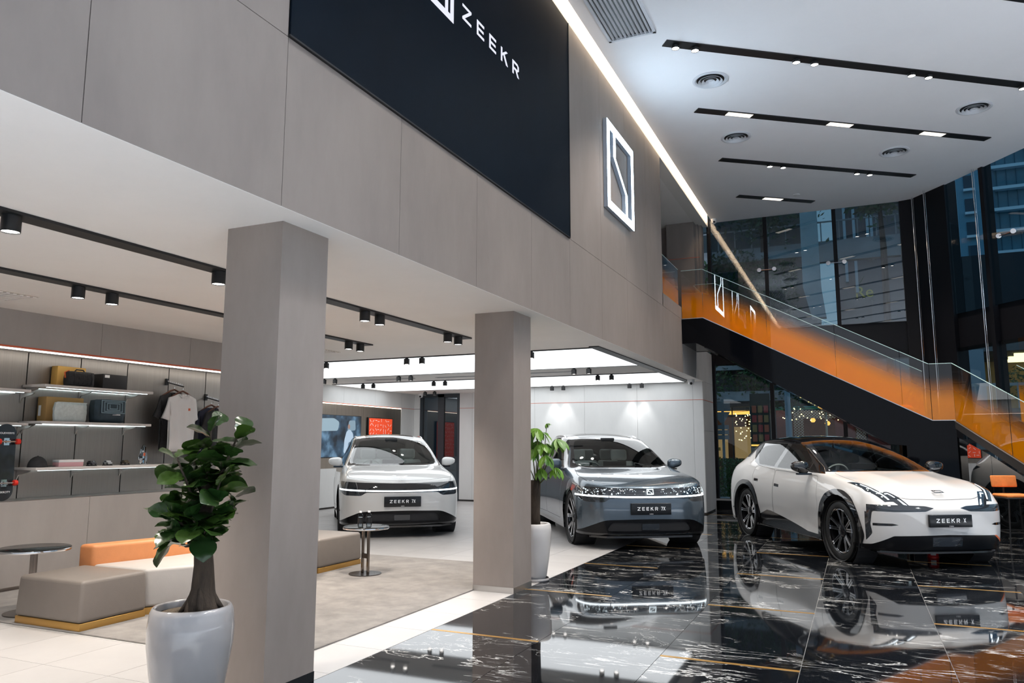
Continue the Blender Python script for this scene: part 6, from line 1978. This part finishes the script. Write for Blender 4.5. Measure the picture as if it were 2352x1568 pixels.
# towers seen through the right window
tw = thing('glass_tower', 'tall blue glass tower with white horizontal fins at right', 'building', (13.5, 62, 0))
M_TGL = mat('tower_glass', (.06, .20, .26), .3, metal=.0, noise=.35, nscale=.35, stretch=(1, 1, 1))
MB().box(-3.6, 9, 0, 10, -1, 60).build('curtain_wall', M_TGL, tw)
M_FIN = mat('tower_fin', (.75, .90, .95), .5)
M_TMUL = mat('tower_mullion', (.05, .16, .22), .5)
for k in range(16):
    MB().box(-4.0, 9, -.55, 0, 8.5 + 1.55 * k, 8.72 + 1.55 * k).build('floor_fin', M_FIN, tw)
for k in range(14):
    MB().box(-3.4 + .6 * k, -3.35 + .6 * k, -.06, 0, 7, 34).build('mullion', M_TMUL, tw)
MB().box(-4.2, -3.6, -.3, 6, -1, 60).build('corner_pier', M_TMUL, tw)
tb = thing('apartment_tower', 'blue grey apartment tower with stacked balconies behind', 'building', (7.6, 52, 0))
MB().box(-1.25, .1, 0, 8, -1, 50).build('wall', mat('tower_wall', (.16, .36, .46), .6), tb)
for k in range(9):
    MB().box(-.85, -.35, -.05, .3, 9.5 + 1.45 * k, 10.4 + 1.45 * k).build('balcony', mat('balcony_dark', (.03, .07, .10), .6), tb)
    MB().box(-.9, -.3, -.25, 0, 9.4 + 1.45 * k, 9.55 + 1.45 * k).build('balcony_slab', M_FIN, tb)
tag(MB().box(3.9, 4.9, 41.5, 44, -1, 40).build('dark_tower', mat('tower_dark', (.03, .07, .09), .6)), 'dark narrow tower between the corner column and apartments', 'building')
tag(MB().box(5.0, 30, 41, 43, -1, 10.3).build('dark_podium', mat('podium_dark', (.02, .025, .03), .6)), 'long dark podium below the towers', 'building')
cpk = thing('car_park', 'open concrete car park with warm lit ceiling outside right window', 'building', (4.4, 27, 0))
MB().box(-1.0, 12, 0, 4, 4.25, 4.6).build('upper_slab', M_CONCD, cpk)
MB().box(-1.0, 12, 3.5, 4, -.06, 4.3).build('rear_wall', mat('car_park_wall', (.32, .24, .13), .8, noise=.2, nscale=.6), cpk)
for k in range(3):
    MB().box(.2, 11, .8 + k, .9 + k, 4.15, 4.24).build('ceiling_tube', emit_mat('warm_tube', (1, .75, .35), 3), cpk)
for x in (-1.2, 2.6, 6):
    MB().box(x, x + .45, -.2, .3, -.06, 4.3).build('pier', mat('blue_grey_concrete', (.22, .30, .36), .8), cpk)
rl = thing('street_railing', 'grey steel street railing outside the right window', 'railing', (5, 24.5, 2.4))
MB().box(-3, 8, -.02, .02, .62, .70).build('handrail', M_CONC, rl)
for k in range(22):
    MB().box(-2.95 + .5 * k, -2.91 + .5 * k, -.015, .015, 0, .62).build('baluster', M_CONC, rl)
MB().box(-3, 8, -.2, .2, -2.4, 0).build('plinth', M_CONCD, rl)
leaves(3000, lambda r: (r.uniform(-1, 8), 1.0 + r.gauss(0, .3), .3 + r.random() * .9), .06, .14, M_IVY, 'planting', rl)
# small glowing things need no direct light sampling; the large panels, strips and the sign keep it
for m in bpy.data.materials:
    if m.name not in ('luminous_fabric', 'white_led', 'warm_cove_led', 'cold_white_sign', 'niche_led', 'shelf_led'):
        m.cycles.emission_sampling = 'NONE'
bpy.context.view_layer.update()
